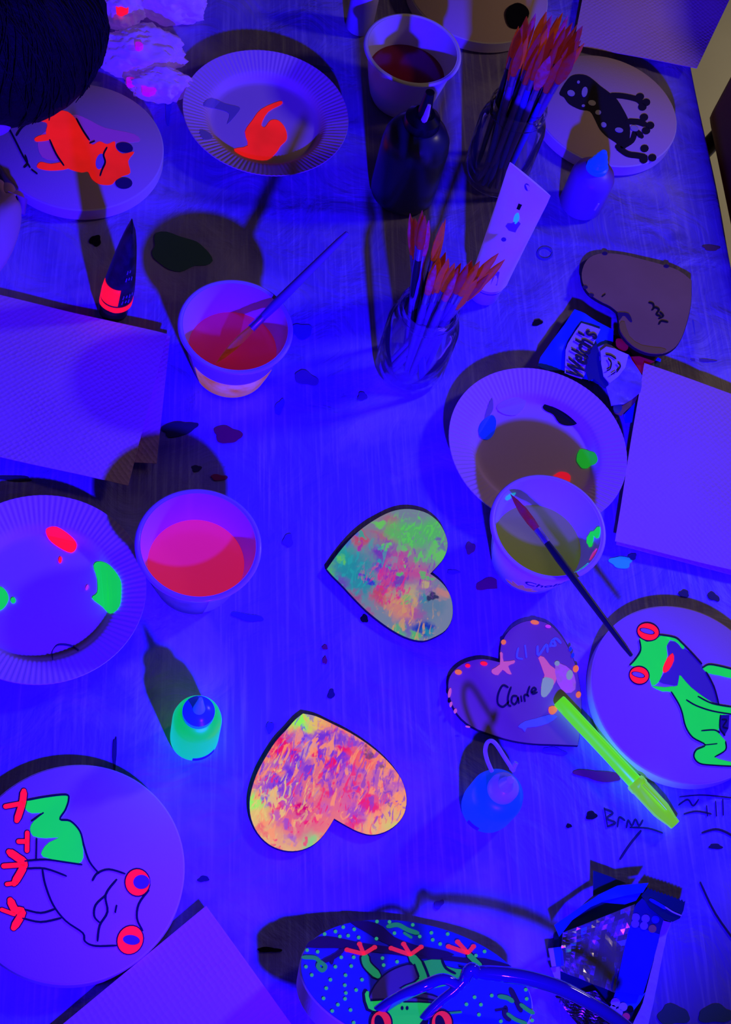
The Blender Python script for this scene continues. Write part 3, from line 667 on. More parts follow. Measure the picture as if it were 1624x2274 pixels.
# lettering on the label, bent around the cup
uv, fs, asp = text_mesh("Chobani", 0, .012)
ac = az_at(c4, .040, 1172, 1280); hgt = .0105; z0 = .0345; arc = hgt * asp / cup_r(z0)
vv = [c4 + Vector(((cup_r(z0 + b_ * hgt) + .0007) * math.cos(ac + a_ * arc), (cup_r(z0 + b_ * hgt) + .0007) * math.sin(ac + a_ * arc), z0 + b_ * hgt)) for a_, b_ in uv]
obj('lettering', vv, fs, mat('label_ink', (.05, .04, .08), .6), t4)
OFL = mat('orange_flower', (.85, .42, .05), .6, (.5, .2, .01), .15)
af = az_at(c4, .020, 1160, 1300)
for k in range(5):
    th = math.radians(20 + 35 * k)
    pts = []
    for s, wd in ((0, 0), (.4, .16), (.75, .13), (1.0, 0), (.75, -.13), (.4, -.16)):
        a_ = .016 * (s * math.cos(th) - wd * math.sin(th)); b_ = .013 + .016 * (s * math.sin(th) + wd * math.cos(th))
        pts.append(c4 + Vector(((cup_r(b_) + .0006 + .00005 * k) * math.cos(af + a_ / .036), (cup_r(b_) + .0006 + .00005 * k) * math.sin(af + a_ / .036), b_)))
    obj('flower_petal', pts, [(0, 1, 2, 3, 4, 5)], OFL, t4)
def rim_dab(px, py, rx, ry, mt, z=.062):
    a = az_at(c4, z, px, py, lambda z_: cup_r(z_) - .0014); v = []
    pts = ell(0, 0, rx, ry, 20, 10, .2)
    for d in (.0, .0006):
        for x, y in pts:
            r = cup_r(z + y) - .0014 - d; v.append(c4 + Vector((r * math.cos(a + x / r), r * math.sin(a + x / r), z + y)))
    n = len(pts)
    obj('paint_dab', v, [list(range(n)), [n + i for i in range(n)][::-1]] + [(i, (i + 1) % n, (i + 1) % n + n, i + n) for i in range(n)], mt, t4)
rim_dab(1310, 1198, .007, .006, GREEN, .052); rim_dab(1334, 1182, .005, .006, GREEN, .064); rim_dab(1325, 1235, .006, .003, PINKP, .063); rim_dab(1295, 1268, .008, .0035, CYANP, .064); rim_dab(1140, 1112, .007, .0035, CYANP, .058)

# ------------------------------------------------------------------ paint brushes (one prototype per kind, copied)
BH = [mat('brush_handle_violet', (.20, .13, .26), .35, spec=.5), mat('brush_handle_black', (.012, .010, .016), .35, spec=.5), mat('brush_handle_blue', (.08, .06, .55), .35, spec=.5)]
BT = [mat('bristle_orange', (.55, .12, .012), .6, (.50, .050, .012), .22, bump=(900, .5, .0006), var=(160, .8, (.35, .04, .03))),
      mat('bristle_rust', (.38, .06, .012), .6, (.36, .020, .012), .16, bump=(900, .5, .0006), var=(160, .8, (.25, .03, .05))),
      mat('bristle_mauve', (.42, .09, .045), .6, (.34, .018, .050), .18, bump=(900, .5, .0006), var=(160, .8, (.35, .06, .2)))]
FER = mat('ferrule_metal', (.40, .30, .45), .35, metal=.8)
def brush_parts(L, hm, bm_, wide, thick=.0031):
    """local: butt at z=0, bristle tip at z=L"""
    bl = .046 if wide else .040; fl = .014
    zf = L - bl - fl
    hp = [(0, 0), (thick * .55, .0008), (thick * .8, .012), (thick, zf * .5), (thick * 1.15, zf * .85), (thick * .9, zf), (0, zf)]
    out = [lathe_data(hp, 12)]
    fp = [(0, zf - .001), (thick * .98, zf - .001), (thick * 1.02, zf + .004), (thick * .95, zf + .005), (thick * 1.05, zf + fl), (0, zf + fl)]
    out.append(lathe_data(fp, 12))
    fx = 1.9 if wide else 1.25
    z0 = zf + fl - .001
    bp_ = [(0, z0), (thick * .95, z0), (thick * 1.12, z0 + bl * .25), (thick * 1.05, z0 + bl * .55), (thick * .62, z0 + bl * .82), (0.0002, L)]
    v, f = lathe_data(bp_, 12)
    v = [Vector((p.x * (1 + (fx - 1) * min(1, (p.z - z0) / bl * 3)), p.y * (.75 if wide else 1), p.z)) for p in v]
    out.append((v, f))
    return out, (hm, FER, bm_)
PROTO = {}
def make_brush(butt, tip, kind, label, group):
    butt, tip = Vector(butt), Vector(tip); L = (tip - butt).length
    key = (kind, round(L, 2))
    t = thing('paint_brush', label, 'paint brush', butt, group)
    t.rotation_mode = 'QUATERNION'
    t.rotation_quaternion = Vector((0, 0, 1)).rotation_difference((tip - butt).normalized()) @ Quaternion((0, 0, 1), (tip.x * 997 + tip.y * 313) % 3.14)
    if key not in PROTO:
        hk, bk, wd = kind
        datas, mats = brush_parts(L, BH[hk], BT[bk], wd, .0040 if wd == 2 else .0031)
        PROTO[key] = []
        for nm, (v, f), mt in zip(('handle', 'ferrule', 'bristles'), datas, mats):
            o = obj(nm, v, f, mt, None, True); sharp(o, 50); o.parent = t; PROTO[key].append(o)
    else:
        for s in PROTO[key]:
            o = s.copy(); COL.objects.link(o); o.parent = t
    return t
def make_jar(base, label, r=.0345, h=.104):
    c = Vector((base.x, base.y, 0)); t = thing('glass_jar', label, 'jar', c, 'glass jars full of brushes')
    glass = MATS.get('jar_glass')
    if not glass:
        glass = bpy.data.materials.new('jar_glass'); glass.use_nodes = True; MATS['jar_glass'] = glass; g_ = glass.node_tree
        g_.nodes.remove(g_.nodes['Principled BSDF']); ou = g_.nodes['Material Output']
        tr = g_.nodes.new('ShaderNodeBsdfTransparent'); tr.inputs[0].default_value = (.97, .96, .98, 1)
        gs = g_.nodes.new('ShaderNodeBsdfGlossy'); gs.inputs['Roughness'].default_value = .06
        df = g_.nodes.new('ShaderNodeBsdfDiffuse'); df.inputs[0].default_value = (.5, .42, .5, 1)
        lw = g_.nodes.new('ShaderNodeLayerWeight'); lw.inputs['Blend'].default_value = .10
        m0 = g_.nodes.new('ShaderNodeMixShader'); m0.inputs[0].default_value = .10; g_.links.new(tr.outputs[0], m0.inputs[1]); g_.links.new(df.outputs[0], m0.inputs[2])
        m1_ = g_.nodes.new('ShaderNodeMixShader'); g_.links.new(lw.outputs['Fresnel'], m1_.inputs[0]); g_.links.new(m0.outputs[0], m1_.inputs[1]); g_.links.new(gs.outputs[0], m1_.inputs[2]); g_.links.new(m1_.outputs[0], ou.inputs[0])
    out = [(0, .0006), (r - .006, .0006), (r - .001, .003), (r, .008), (r, h * .70), (r - .002, h * .78), (r - .007, h * .85), (r - .0075, h * .88), (r - .0055, h * .89), (r - .0055, h * .905), (r - .0075, h * .915), (r - .0055, h * .935), (r - .0055, h * .95), (r - .0075, h * .96), (r - .0065, h * .99), (r - .0075, h)]
    inn = [(r - .0090, h), (r - .0095, h * .95), (r - .0095, h * .87), (r - .0045, h * .77), (r - .0025, h * .70), (r - .0025, .009), (r - .004, .0055), (0, .0045)]
    lathe('jar_glass', out + inn, glass, t, c, 72)
    return t, c
def fill_jar(c, tips, base_label, group, L0=.185, rb=.027, h=.104, rim=.0225):
    used = []
    for k, (x, y, hk, bk, wd) in enumerate(tips):
        L = L0 + .01 * ((k * 7) % 3 - 1)
        best = None
        for zi in range(110, 240):
            z = zi / 1000; T = U(x, y, z); d = Vector((T.x - c.x, T.y - c.y)); dist = d.length
            dn = d / dist if dist > 1e-5 else Vector((1, 0))
            # position at rim height within rim radius, foot on the jar floor
            rr = min(rim, dist)
            Rm = Vector((c.x + dn.x * rr * .9, c.y + dn.y * rr * .9, h))
            if z <= h + .02: continue
            s = (z - .007) / (z - h)
            B = T + (Rm - T) * s
            off = Vector((B.x - c.x, B.y - c.y))
            if off.length > rb: off = off.normalized() * rb
            jit = Vector((.004 * math.sin(k * 2.4), .004 * math.cos(k * 2.4)))
            off = off * .88 + jit
            B = Vector((c.x + off.x, c.y + off.y, .007))
            err = abs((T - B).length - L)
            if best is None or err < best[0]: best = (err, B, T)
        look = ('flat ' if wd else 'thin ') + ('orange', 'rust-red', 'mauve')[bk] + '-tipped brush with ' + ('violet', 'black', 'blue')[hk] + ' handle, '
        make_brush(best[1], best[2], (hk, bk, wd), look + base_label, group)

jt, jc = make_jar(U(908, 818), 'glass jar of brushes in the middle of the table, left of the white tube')
tipsA = [(911, 474, 2, 2, 0), (922, 462, 2, 2, 0), (938, 467, 0, 1, 0), (930, 488, 2, 0, 0), (953, 489, 0, 2, 0), (944, 478, 1, 1, 0), (918, 484, 0, 1, 0), (934, 476, 1, 2, 0)]
tipsA2 = [(990, 486, 1, 0, 1), (984, 494, 1, 0, 1)]
tipsB = [(976, 572, 0, 0, 1), (968, 588, 0, 2, 0), (1010, 584, 0, 0, 0), (1002, 600, 1, 2, 0), (1018, 596, 0, 1, 0), (1040, 590, 0, 1, 0), (1034, 606, 0, 0, 1), (1050, 600, 1, 2, 0), (1066, 580, 0, 0, 0), (1076, 600, 0, 2, 0), (1092, 582, 0, 0, 1), (1108, 562, 1, 0, 0), (1122, 576, 0, 0, 0), (1112, 588, 0, 0, 1), (1098, 596, 0, 1, 0), (990, 560, 1, 1, 0), (984, 590, 2, 1, 0), (996, 574, 0, 0, 1), (1024, 584, 1, 1, 0), (1048, 578, 2, 1, 1), (1058, 596, 0, 0, 0), (1084, 590, 1, 1, 0), (1070, 606, 0, 0, 1), (1014, 608, 0, 2, 0)]
fill_jar(jc, tipsA, 'upright at the left of the middle jar', 'upright brushes at the left of the middle jar')
fill_jar(jc, tipsA2, 'standing apart in the middle jar', 'two flat orange brushes in the middle jar')
fill_jar(jc, tipsB, 'leaning right in the middle jar', 'right-leaning brushes in the middle jar', .165)
jt2, jc2 = make_jar(U(1098, 388), 'glass jar crammed with brushes at the top, beside the dark frog canvas', .0355, .108)
random.seed(3)
tips2 = []
for x, y in [(1145, 72), (1152, 58), (1163, 50), (1170, 36), (1180, 52), (1190, 30), (1203, 38), (1214, 26), (1226, 34), (1238, 40), (1250, 28), (1262, 34), (1272, 50), (1284, 52), (1294, 58), (1302, 74), (1298, 96), (1286, 84), (1270, 78), (1256, 66), (1244, 84), (1230, 70), (1216, 62), (1200, 74), (1188, 84), (1174, 78), (1160, 92), (1150, 108), (1196, 108), (1210, 98), (1236, 110), (1262, 104), (1280, 112), (1248, 128), (1222, 124)]:
    tips2.append((x, y, random.choice((0, 0, 2, 1)), random.choice((0, 1, 1, 2)), random.choice((0, 1))))
fill_jar(jc2, tips2, 'in the crammed top jar', 'brushes in the top jar', .188, .028, .108, .0235)
# brush standing in the dull pink water
T = U(480, 807, .0345); R_ = U(628, 660, .0735)
for k in range(100, 400):
    E_ = T + (R_ - T) * (k / 100)
    if PJ(E_)[0] >= 773: break
make_brush(E_, T, (0, 0, 2), 'violet-handled brush leaning in the cup of dull pink water', None)
# brush across the olive cup
T = U(1134, 1097, .0745); R_ = U(1262, 1268, .0745)
for k in range(100, 400):
    E_ = T + (R_ - T) * (k / 100)
    if PJ(E_)[0] >= 1404: break
make_brush(E_, T, (1, 1, 0), 'dark-handled brush laid across the cup of olive water, pointing at the green frog', None)

# ------------------------------------------------------------------ bottles
def make_bottle(name, label, base, prof, mt, cat='bottle'):
    c = Vector((base.x, base.y, 0)); t = thing(name, label, cat, c); lathe('bottle_body', prof, mt, t, c, 56); return t, c
dk = mat('dark_grey_bottle', (.035, .045, .05), .28, spec=.6)
b0 = U(893, 428)
t, c = make_bottle('paint_bottle', 'big dark grey paint bottle with black nozzle cap, in front of the white cup', b0, [(0, .0005), (.031, .0005), (.034, .004), (.0345, .010), (.0345, .072), (.033, .084), (.028, .094), (.020, .100), (.016, .102), (0, .102)], dk)
lathe('cap_collar', [(0, .101), (.0175, .101), (.0185, .104), (.0175, .112), (.011, .118), (0, .118)], BLACKPL, t, c, 40)
lathe('nozzle', [(0, .117), (.0075, .117), (.006, .130), (.0045, .146), (0, .147)], BLACKPL, t, c, 24)
tp = c + Vector((.004, -.012, 0))
tube('nozzle_drip', [c + Vector((.002, -.0085, .116)), c + Vector((.003, -.0078, .124)), c + Vector((.003, -.0060, .136))], [.0035, .003, .0018], mat('white_drip', (.8, .7, .7), .4), t, 10)

pb = mat('violet_bottle', (.30, .13, .42), .4, spec=.5)
t, c = make_bottle('paint_bottle', 'small violet paint bottle with glowing blue nozzle in front of the dark frog canvas', U(1288, 456), [(0, .0005), (.021, .0005), (.0235, .004), (.0235, .046), (.021, .053), (.013, .058), (.010, .059), (0, .059)], pb)
bcap = mat('blue_cap', (.05, .12, .95), .35, (.0, .05, .9), .45)
lathe('nozzle_cap', [(0, .058), (.0115, .058), (.0115, .063), (.0095, .064), (.010, .066), (.008, .069), (.0085, .071), (.006, .075), (.0062, .077), (.003, .084), (0, .085)], bcap, t, c, 32)
stroke_pts = [c + Vector((.0235 * math.cos(a), .0235 * math.sin(a), z)) for a, z in ((-.9, .020), (-.85, .030))]
tube('label_mark', stroke_pts, .0012, WHITEPL, t, 8)

gb = mat('fluorescent_green_bottle', (.02, .70, .01), .4, (.0, .60, .14), .80, spec=.5)
t, c = make_bottle('paint_bottle', 'small fluorescent green paint bottle with clear blue cap', U(431, 1640), [(0, .0005), (.0175, .0005), (.0198, .003), (.0200, .008), (.0198, .046), (.0185, .053), (.0145, .058), (.0115, .060), (0, .060)], gb)
cb = mat('clear_blue_cap', (.06, .08, .85), .25, (.0, .03, .7), .3, spec=.6)
lathe('cap', [(0, .0595), (.0115, .0595), (.0128, .062), (.0128, .068), (.010, .070), (.006, .073), (0, .073)], cb, t, c, 36)
lathe('nozzle', [(0, .0725), (.005, .0725), (.0042, .078), (.0025, .090), (.0015, .096), (0, .096)], mat('pale_blue_nozzle', (.25, .45, .85), .3, (.0, .12, .5), .3), t, c, 20)
fg = az_at(c, .01, 440, 1675, lambda z: .0200)
v, f = [], []
for i in range(13):
    a = fg - .25 + 1.0 * i / 12
    for z, k in ((.0035, .0203), (.0095, .0203), (.0095, .0199), (.0035, .0199)): v.append(c + Vector((k * math.cos(a), k * math.sin(a), z)))
for i in range(12):
    for j in range(4): f.append((i * 4 + j, i * 4 + 4 + j, i * 4 + 4 + (j + 1) % 4, i * 4 + (j + 1) % 4))
obj('printed_label', v, f, mat('navy_print', (.10, .05, .45), .5), t)

bb = mat('fluorescent_blue_bottle', (.02, .10, .95), .35, (.0, .05, .95), .45, spec=.5)
t, c = make_bottle('paint_bottle', 'small glowing blue paint bottle with a looped cap strap', U(1078, 1796), [(0, .0005), (.0185, .0005), (.0215, .004), (.0222, .010), (.0222, .038), (.0205, .046), (.0155, .051), (.011, .053), (0, .053)], bb)
cc = mat('frosted_cap', (.50, .46, .85), .3, (.03, .05, .5), .25, spec=.5)
lathe('cap', [(0, .0525), (.0108, .0525), (.0122, .056), (.0122, .064), (.010, .067), (.0065, .069), (.006, .072), (.0035, .080), (.0030, .083), (0, .084)], cc, t, c, 36)
lp = [U(1093, 1713, .064), U(1083, 1690, .070), U(1078, 1668, .076), U(1082, 1650, .081), U(1092, 1645, .083), U(1104, 1655, .083), U(1120, 1680, .081), U(1133, 1700, .078), U(1141, 1712, .074)]
tube('cap_strap', [Vector(p) for p in crom([tuple(p) for p in lp], 4, False)], .0017, cc, t, 10)
tube('strap_plug', [U(1137, 1710, .074), U(1147, 1693, .079)], [.0026, .0020], cc, t, 10)
v, f = [], []
fb = az_at(c, .012, 1062, 1828, lambda z: .0222)
for i in range(9):
    a = fb - .35 + .5 * i / 8
    for z, k in ((.006, .0225), (.013, .0225), (.013, .0221), (.006, .0221)): v.append(c + Vector((k * math.cos(a), k * math.sin(a), z)))
for i in range(8):
    for j in range(4): f.append((i * 4 + j, i * 4 + 4 + j, i * 4 + 4 + (j + 1) % 4, i * 4 + (j + 1) % 4))
obj('printed_label', v, f, mat('plum_print', (.16, .03, .35), .5), t)

vb = mat('violet_white_bottle', (.55, .42, .80), .4, spec=.4)
t, c = make_bottle('paint_bottle', 'small pale violet bottle standing at the top edge, left of the white cup', U(797, 62), [(0, .0005), (.0135, .0005), (.0155, .003), (.0155, .045), (.013, .052), (.009, .055), (0, .055)], vb)
lathe('cap', [(0, .0545), (.009, .0545), (.009, .064), (.004, .068), (.002, .080), (0, .080)], vb, t, c, 28)

# standing black tube with red bands
def loft(name, secs, mt, parent, seg=36, loc=None):
    """secs: (centre, half-width vector a, half-depth vector b)"""
    v, f = [], []
    for cc_, a, b_ in secs:
        for k in range(seg):
            th = 2 * math.pi * k / seg; v.append(Vector(cc_) + Vector(a) * math.cos(th) + Vector(b_) * math.sin(th))
    for i in range(len(secs) - 1):
        for k in range(seg):
            l = (k + 1) % seg; f.append((i * seg + k, i * seg + l, (i + 1) * seg + l, (i + 1) * seg + k))
    f.append(list(range(seg))[::-1]); f.append([(len(secs) - 1) * seg + k for k in range(seg)])
    o = obj(name, v, f, mt, parent, True, loc); sharp(o); return o
b0 = U(252, 692); tip = U(293, 503, .118); ax = (tip - b0)
t = thing('paint_tube', 'black paint tube with bright red band standing beside the left napkin', 'paint tube', b0)
view = (Vector((CAM.x, CAM.y, 0)) - Vector((b0.x, b0.y, 0))).normalized(); side = Vector((-view.y, view.x, 0))
TUBE = mat('black_tube', (.010, .008, .014), .3, spec=.5, var=(120, .35, (.06, .05, .08)))
def tsec(s, grow=0.0):
    k = max(0, (s - .30) / .70)
    wv = .0140 * (1 - k) ** .6 + .0012; dv = .0140 * (1 - k * .35)
    return (b0 + ax * s, side * (wv + grow), view * (dv + grow))
loft('tube_body', [tsec(s) for s in (.13, .2, .3, .4, .5, .6, .7, .8, .88, .94, 1.0)], TUBE, t)
lathe('cap', [(0, .0004), (.0128, .0004), (.0138, .002), (.0138, .015), (.0125, .017), (0, .017)], BLACKPL, t, b0, 32)
loft('red_band', [tsec(s, .0004) for s in (.135, .16, .195)], RED, t)
v, f = [], []
NA = 10; ss = (.215, .26, .30, .35, .40)
for s in ss:
    c_, a, b_ = tsec(s, .0004)
    for i in range(NA + 1):
        th = math.radians(88 + 95 * i / NA); v.append(c_ + a * math.cos(th) + b_ * math.sin(th))
for i in range(len(ss) - 1):
    for j in range(NA): f.append((i * (NA + 1) + j, i * (NA + 1) + j + 1, (i + 1) * (NA + 1) + j + 1, (i + 1) * (NA + 1) + j))
o = obj('red_label', v, f, RED, t, True); so = o.modifiers.new('thickness', 'SOLIDIFY'); so.thickness = .0003
GREYP = mat('grey_print', (.20, .17, .24), .5)
for s, n_ in ((.30, 4), (.24, 3), (.50, 3), (.58, 2)):
    for k in range(n_):
        c_, a, b_ = tsec(s + .012 * (k % 2), .0005); th = math.radians(76 - 12 * k)
        p1 = c_ + a * math.cos(th) + b_ * math.sin(th); c_, a, b_ = tsec(s + .035, .0005); p2 = c_ + a * math.cos(th - .04) + b_ * math.sin(th - .04)
        tube('print_mark', [p1, p2], .0007, GREYP, t, 6)

# white tube standing on its cap
B0 = Vector((.0394, .9072, 0)); HT = .1765
t = thing('paint_tube', 'smudged white paint tube standing on its cap behind the middle brush jar', 'paint tube', B0)
cd_ = Vector((.8929, -.4503, 0)); ce = Vector((-cd_.y, cd_.x, 0)) * -1
top_shift = Vector((.001, .0006, 0))
WT = mat('white_tube', (.92, .78, .60), .35, (.16, .06, .75), .34, spec=.5, bump=(35, .25, .004), var=(45, .45, (.55, .42, .50)))
def wsec(z):
    k = max(0, min(1, (z - .034) / (HT - .012 - .034)))
    wd = .0185 + (.0252 - .0185) * k; dp = .0185 * (1 - k) ** .75 + .0011
    return (B0 + top_shift * (z / HT) + Vector((0, 0, z)), cd_ * wd, ce * dp)
loft('tube_body', [wsec(z) for z in (.030, .034, .045, .06, .08, .10, .12, .14, .150, .158, .1645, HT)], WT, t, 48)
lathe('cap', [(0, .0004), (.0130, .0004), (.0150, .0025), (.0165, .020), (.0168, .030), (.0150, .032), (0, .032)], WHITEPL, t, B0, 40)
def on_tube(x, y):
    best = None
    for i in range(6, 176):
        z = i / 1000; c_, a, b_ = wsec(max(z, .034)); p = U(x, y, z); d = p - c_
        al = d.dot(cd_) / a.length; be = d.dot(ce) / b_.length
        e = abs(math.hypot(al, be) - 1)
        if d.dot(Vector((CAM.x, CAM.y, 0)) - c_) < 0: e += .5
        if best is None or e < best[0]: best = (e, p)
    return best[1]
def dab(name, pts, mt, parent):
    P = [on_tube(x, y) for x, y in pts]; n_ = len(P); out = (Vector((CAM.x, CAM.y, CAM.z)) - P[0]).normalized()
    v = [p + out * .0006 for p in P] + [p - out * .0006 for p in P]
    f = [list(range(n_)), [n_ + i for i in range(n_)][::-1]] + [(i, (i + 1) % n_, (i + 1) % n_ + n_, i + n_) for i in range(n_)]
    return obj(name, v, f, mt, parent)
for pts, mt in (([(1146, 383), (1157, 378), (1150, 404), (1141, 400)], BLACK), (ell(1171, 416, 6, 9, -20, 10), ST['plum']), ([(1152, 452), (1160, 455), (1154, 467), (1147, 464)], BLACK), (ell(1147, 485, 6, 13, 15, 10), CYANP), (ell(1119, 532, 6, 5, 0, 8), ST['plum']), (ell(1140, 503, 16, 11, -20, 12, .2), mat('grey_smudge', (.36, .26, .36), .7)), ([(1098, 602), (1110, 604), (1104, 634), (1090, 632)], mat('grey_barcode', (.40, .32, .42), .6))):
    dab('printed_mark', pts, mt, t)
pk = U(1077, 664, .014)
for k_ in range(3):
    z_ = .0215 + .0012 * k_
    tube('cap_ridge', [B0 + Vector((.0168 * math.cos(a_), .0168 * math.sin(a_), z_)) for a_ in [2 * math.pi * i / 40 for i in range(41)]], .0004, ST['navy'] if k_ == 1 else WHITEPL, t, 6)

# ------------------------------------------------------------------ wooden hearts
def swirl(name, base, blobs, distort=.012, nscale=42, es=.8, warp2=.004, dbase=.03, veins=()):
    mt = bpy.data.materials.new(name); mt.use_nodes = True; nt = mt.node_tree; b = nt.nodes['Principled BSDF']; b.inputs['Roughness'].default_value = .6
    tc = nt.nodes.new('ShaderNodeTexCoord')
    vec = tc.outputs['Object']
    for sc, am in ((nscale, distort), (nscale * 3.4, warp2)):
        n = nt.nodes.new('ShaderNodeTexNoise'); n.inputs['Scale'].default_value = sc; n.inputs['Detail'].default_value = 3; nt.links.new(tc.outputs['Object'], n.inputs['Vector'])
        s1 = nt.nodes.new('ShaderNodeVectorMath'); s1.operation = 'SUBTRACT'; s1.inputs[1].default_value = (.5, .5, .5); nt.links.new(n.outputs['Color'], s1.inputs[0])
        s2 = nt.nodes.new('ShaderNodeVectorMath'); s2.operation = 'SCALE'; s2.inputs['Scale'].default_value = am * 2; nt.links.new(s1.outputs[0], s2.inputs[0])
        s3 = nt.nodes.new('ShaderNodeVectorMath'); s3.operation = 'ADD'; nt.links.new(vec, s3.inputs[0]); nt.links.new(s2.outputs[0], s3.inputs[1]); vec = s3.outputs[0]
    fl = nt.nodes.new('ShaderNodeVectorMath'); fl.operation = 'MULTIPLY'; fl.inputs[1].default_value = (1, 1, 0); nt.links.new(vec, fl.inputs[0]); vec = fl.outputs[0]
    cur = None
    for x, y, r, soft, col, amt in blobs:
        d = nt.nodes.new('ShaderNodeVectorMath'); d.operation = 'DISTANCE'; d.inputs[1].default_value = (x, y, 0); nt.links.new(vec, d.inputs[0])
        mr = nt.nodes.new('ShaderNodeMapRange'); mr.interpolation_type = 'SMOOTHSTEP'; mr.inputs['From Min'].default_value = r; mr.inputs['From Max'].default_value = r * (1 - soft); mr.inputs['To Max'].default_value = amt
        nt.links.new(d.outputs['Value'], mr.inputs[0])
        mx = nt.nodes.new('ShaderNodeMix'); mx.data_type = 'RGBA'; nt.links.new(mr.outputs[0], mx.inputs['Factor'])
        if cur is None: mx.inputs['A'].default_value = (*base, 1)
        else: nt.links.new(cur, mx.inputs['A'])
        mx.inputs['B'].default_value = (*col, 1); cur = mx.outputs['Result']
    for k_, (x, y, r, sc, lo_, hi_, col, amt) in enumerate(veins):
        mpn = nt.nodes.new('ShaderNodeMapping'); mpn.inputs['Location'].default_value = (k_ * 3.1, k_ * 1.7, 0); mpn.inputs['Rotation'].default_value = (0, 0, .9 + k_ * .8); mpn.inputs['Scale'].default_value = (1, .38, 1)
        nt.links.new(tc.outputs['Object'], mpn.inputs[0])
        n = nt.nodes.new('ShaderNodeTexNoise'); n.inputs['Scale'].default_value = sc; n.inputs['Detail'].default_value = 4; n.inputs['Distortion'].default_value = 1.8; nt.links.new(mpn.outputs[0], n.inputs['Vector'])
        m1_ = nt.nodes.new('ShaderNodeMapRange'); m1_.inputs['From Min'].default_value = lo_; m1_.inputs['From Max'].default_value = hi_; nt.links.new(n.outputs[0], m1_.inputs[0])
        d = nt.nodes.new('ShaderNodeVectorMath'); d.operation = 'DISTANCE'; d.inputs[1].default_value = (x, y, 0); nt.links.new(vec, d.inputs[0])
        m2_ = nt.nodes.new('ShaderNodeMapRange'); m2_.inputs['From Min'].default_value = r; m2_.inputs['From Max'].default_value = r * .5; m2_.inputs['To Max'].default_value = amt; nt.links.new(d.outputs['Value'], m2_.inputs[0])
        mm = nt.nodes.new('ShaderNodeMath'); mm.operation = 'MULTIPLY'; nt.links.new(m1_.outputs[0], mm.inputs[0]); nt.links.new(m2_.outputs[0], mm.inputs[1])
        mx = nt.nodes.new('ShaderNodeMix'); mx.data_type = 'RGBA'; nt.links.new(mm.outputs[0], mx.inputs['Factor']); nt.links.new(cur, mx.inputs['A']); mx.inputs['B'].default_value = (*col, 1); cur = mx.outputs['Result']
    db = nt.nodes.new('ShaderNodeVectorMath'); db.operation = 'SCALE'; db.inputs['Scale'].default_value = dbase; nt.links.new(cur, db.inputs[0])
    nt.links.new(db.outputs[0], b.inputs['Base Color']); nt.links.new(cur, b.inputs['Emission Color']); b.inputs['Emission Strength'].default_value = es
    return mt
def make_heart(label, outline, pl, face, th=.0038, edge=PLYEDGE, sharp_idx=()):
    cx = sum(p[0] for p in outline) / len(outline); cy = sum(p[1] for p in outline) / len(outline)
    c = UPL(cx, cy, pl); t = thing('wooden_heart', label, 'heart', (c.x, c.y, max(.0004, c.z - th)))
    top = [UPL(x, y, pl) for x, y in outline]
    v, f = prism_data([p - Vector((0, 0, .0004)) for p in top], th - .0004); obj('heart_board', v, f, edge, t)
    cen = Vector((c.x, c.y, c.z))
    top2 = [p + (cen - p).normalized() * .0005 for p in top]
    v, f = prism_data([Vector((p.x, p.y, p.z)) for p in top2], .0006); obj('painted_face', v, f, face, t)
    return t, c
def veins_px(c, pl, L):
    out = []
    for x, y, rpx, sc, lo_, hi_, col, amt in L:
        p = UPL(x, y, pl); out.append((p.x - c.x, p.y - c.y, rpx / 2450, sc, lo_, hi_, col, amt))
    return out
def lp(c, pl, pts):          # pixel -> local offsets on the heart
    out = []
    for x, y in pts:
        p = UPL(x, y, pl); out.append((p.x - c.x, p.y - c.y))
    return out
def blobs_px(c, pl, L):
    out = []
    for x, y, rpx, soft, col, amt in L:
        p = UPL(x, y, pl); out.append((p.x - c.x, p.y - c.y, rpx / 2450, soft, col, amt))
    return out
hp = PLANE(.0042)
q = lambda L: zz(700, 1100, .2094, L)
gl = q([(120, 780), (250, 600), (400, 430), (560, 300), (750, 190), (900, 145), (1050, 145), (1200, 190), (1320, 290), (1390, 420), (1410, 540), (1370, 660), (1300, 750), (1225, 830), (1320, 900), (1400, 990), (1450, 1100), (1465, 1220), (1450, 1330), (1390, 1430), (1280, 1500), (1150, 1545), (1000, 1520), (850, 1450), (700, 1350), (540, 1220), (400, 1080), (280, 950), (180, 850)])
def smooth_keep(pts, keep):
    n = len(pts); out = []
    for i in range(n):
        p1, p2 = pts[i], pts[(i + 1) % n]
        p0 = pts[i - 1] if i not in keep else p1; p3 = pts[(i + 2) % n] if (i + 1) % n not in keep else p2
        for s in range(3):
            tt = s / 3; out.append(tuple(.5 * ((2 * b_) + (-a + c_) * tt + (2 * a - 5 * b_ + 4 * c_ - d_) * tt * tt + (-a + 3 * b_ - 3 * c_ + d_) * tt ** 3) for a, b_, c_, d_ in zip(p0, p1, p2, p3)))
    return out
gl = smooth_keep(gl, {0, 13})
cx = sum(p[0] for p in gl) / len(gl); cy = sum(p[1] for p in gl) / len(gl); hc = UPL(cx, cy, hp)
Gr, Te, Pk, Or, Vi, Rd, Cy, Gy, Lm, Yl, Bl = (.10, .60, .10), (.02, .32, .36), (.70, .06, .30), (.80, .28, .14), (.18, .03, .50), (.72, .05, .10), (.02, .45, .30), (.22, .28, .32), (.16, .75, .07), (.62, .50, .16), (.03, .03, .65)
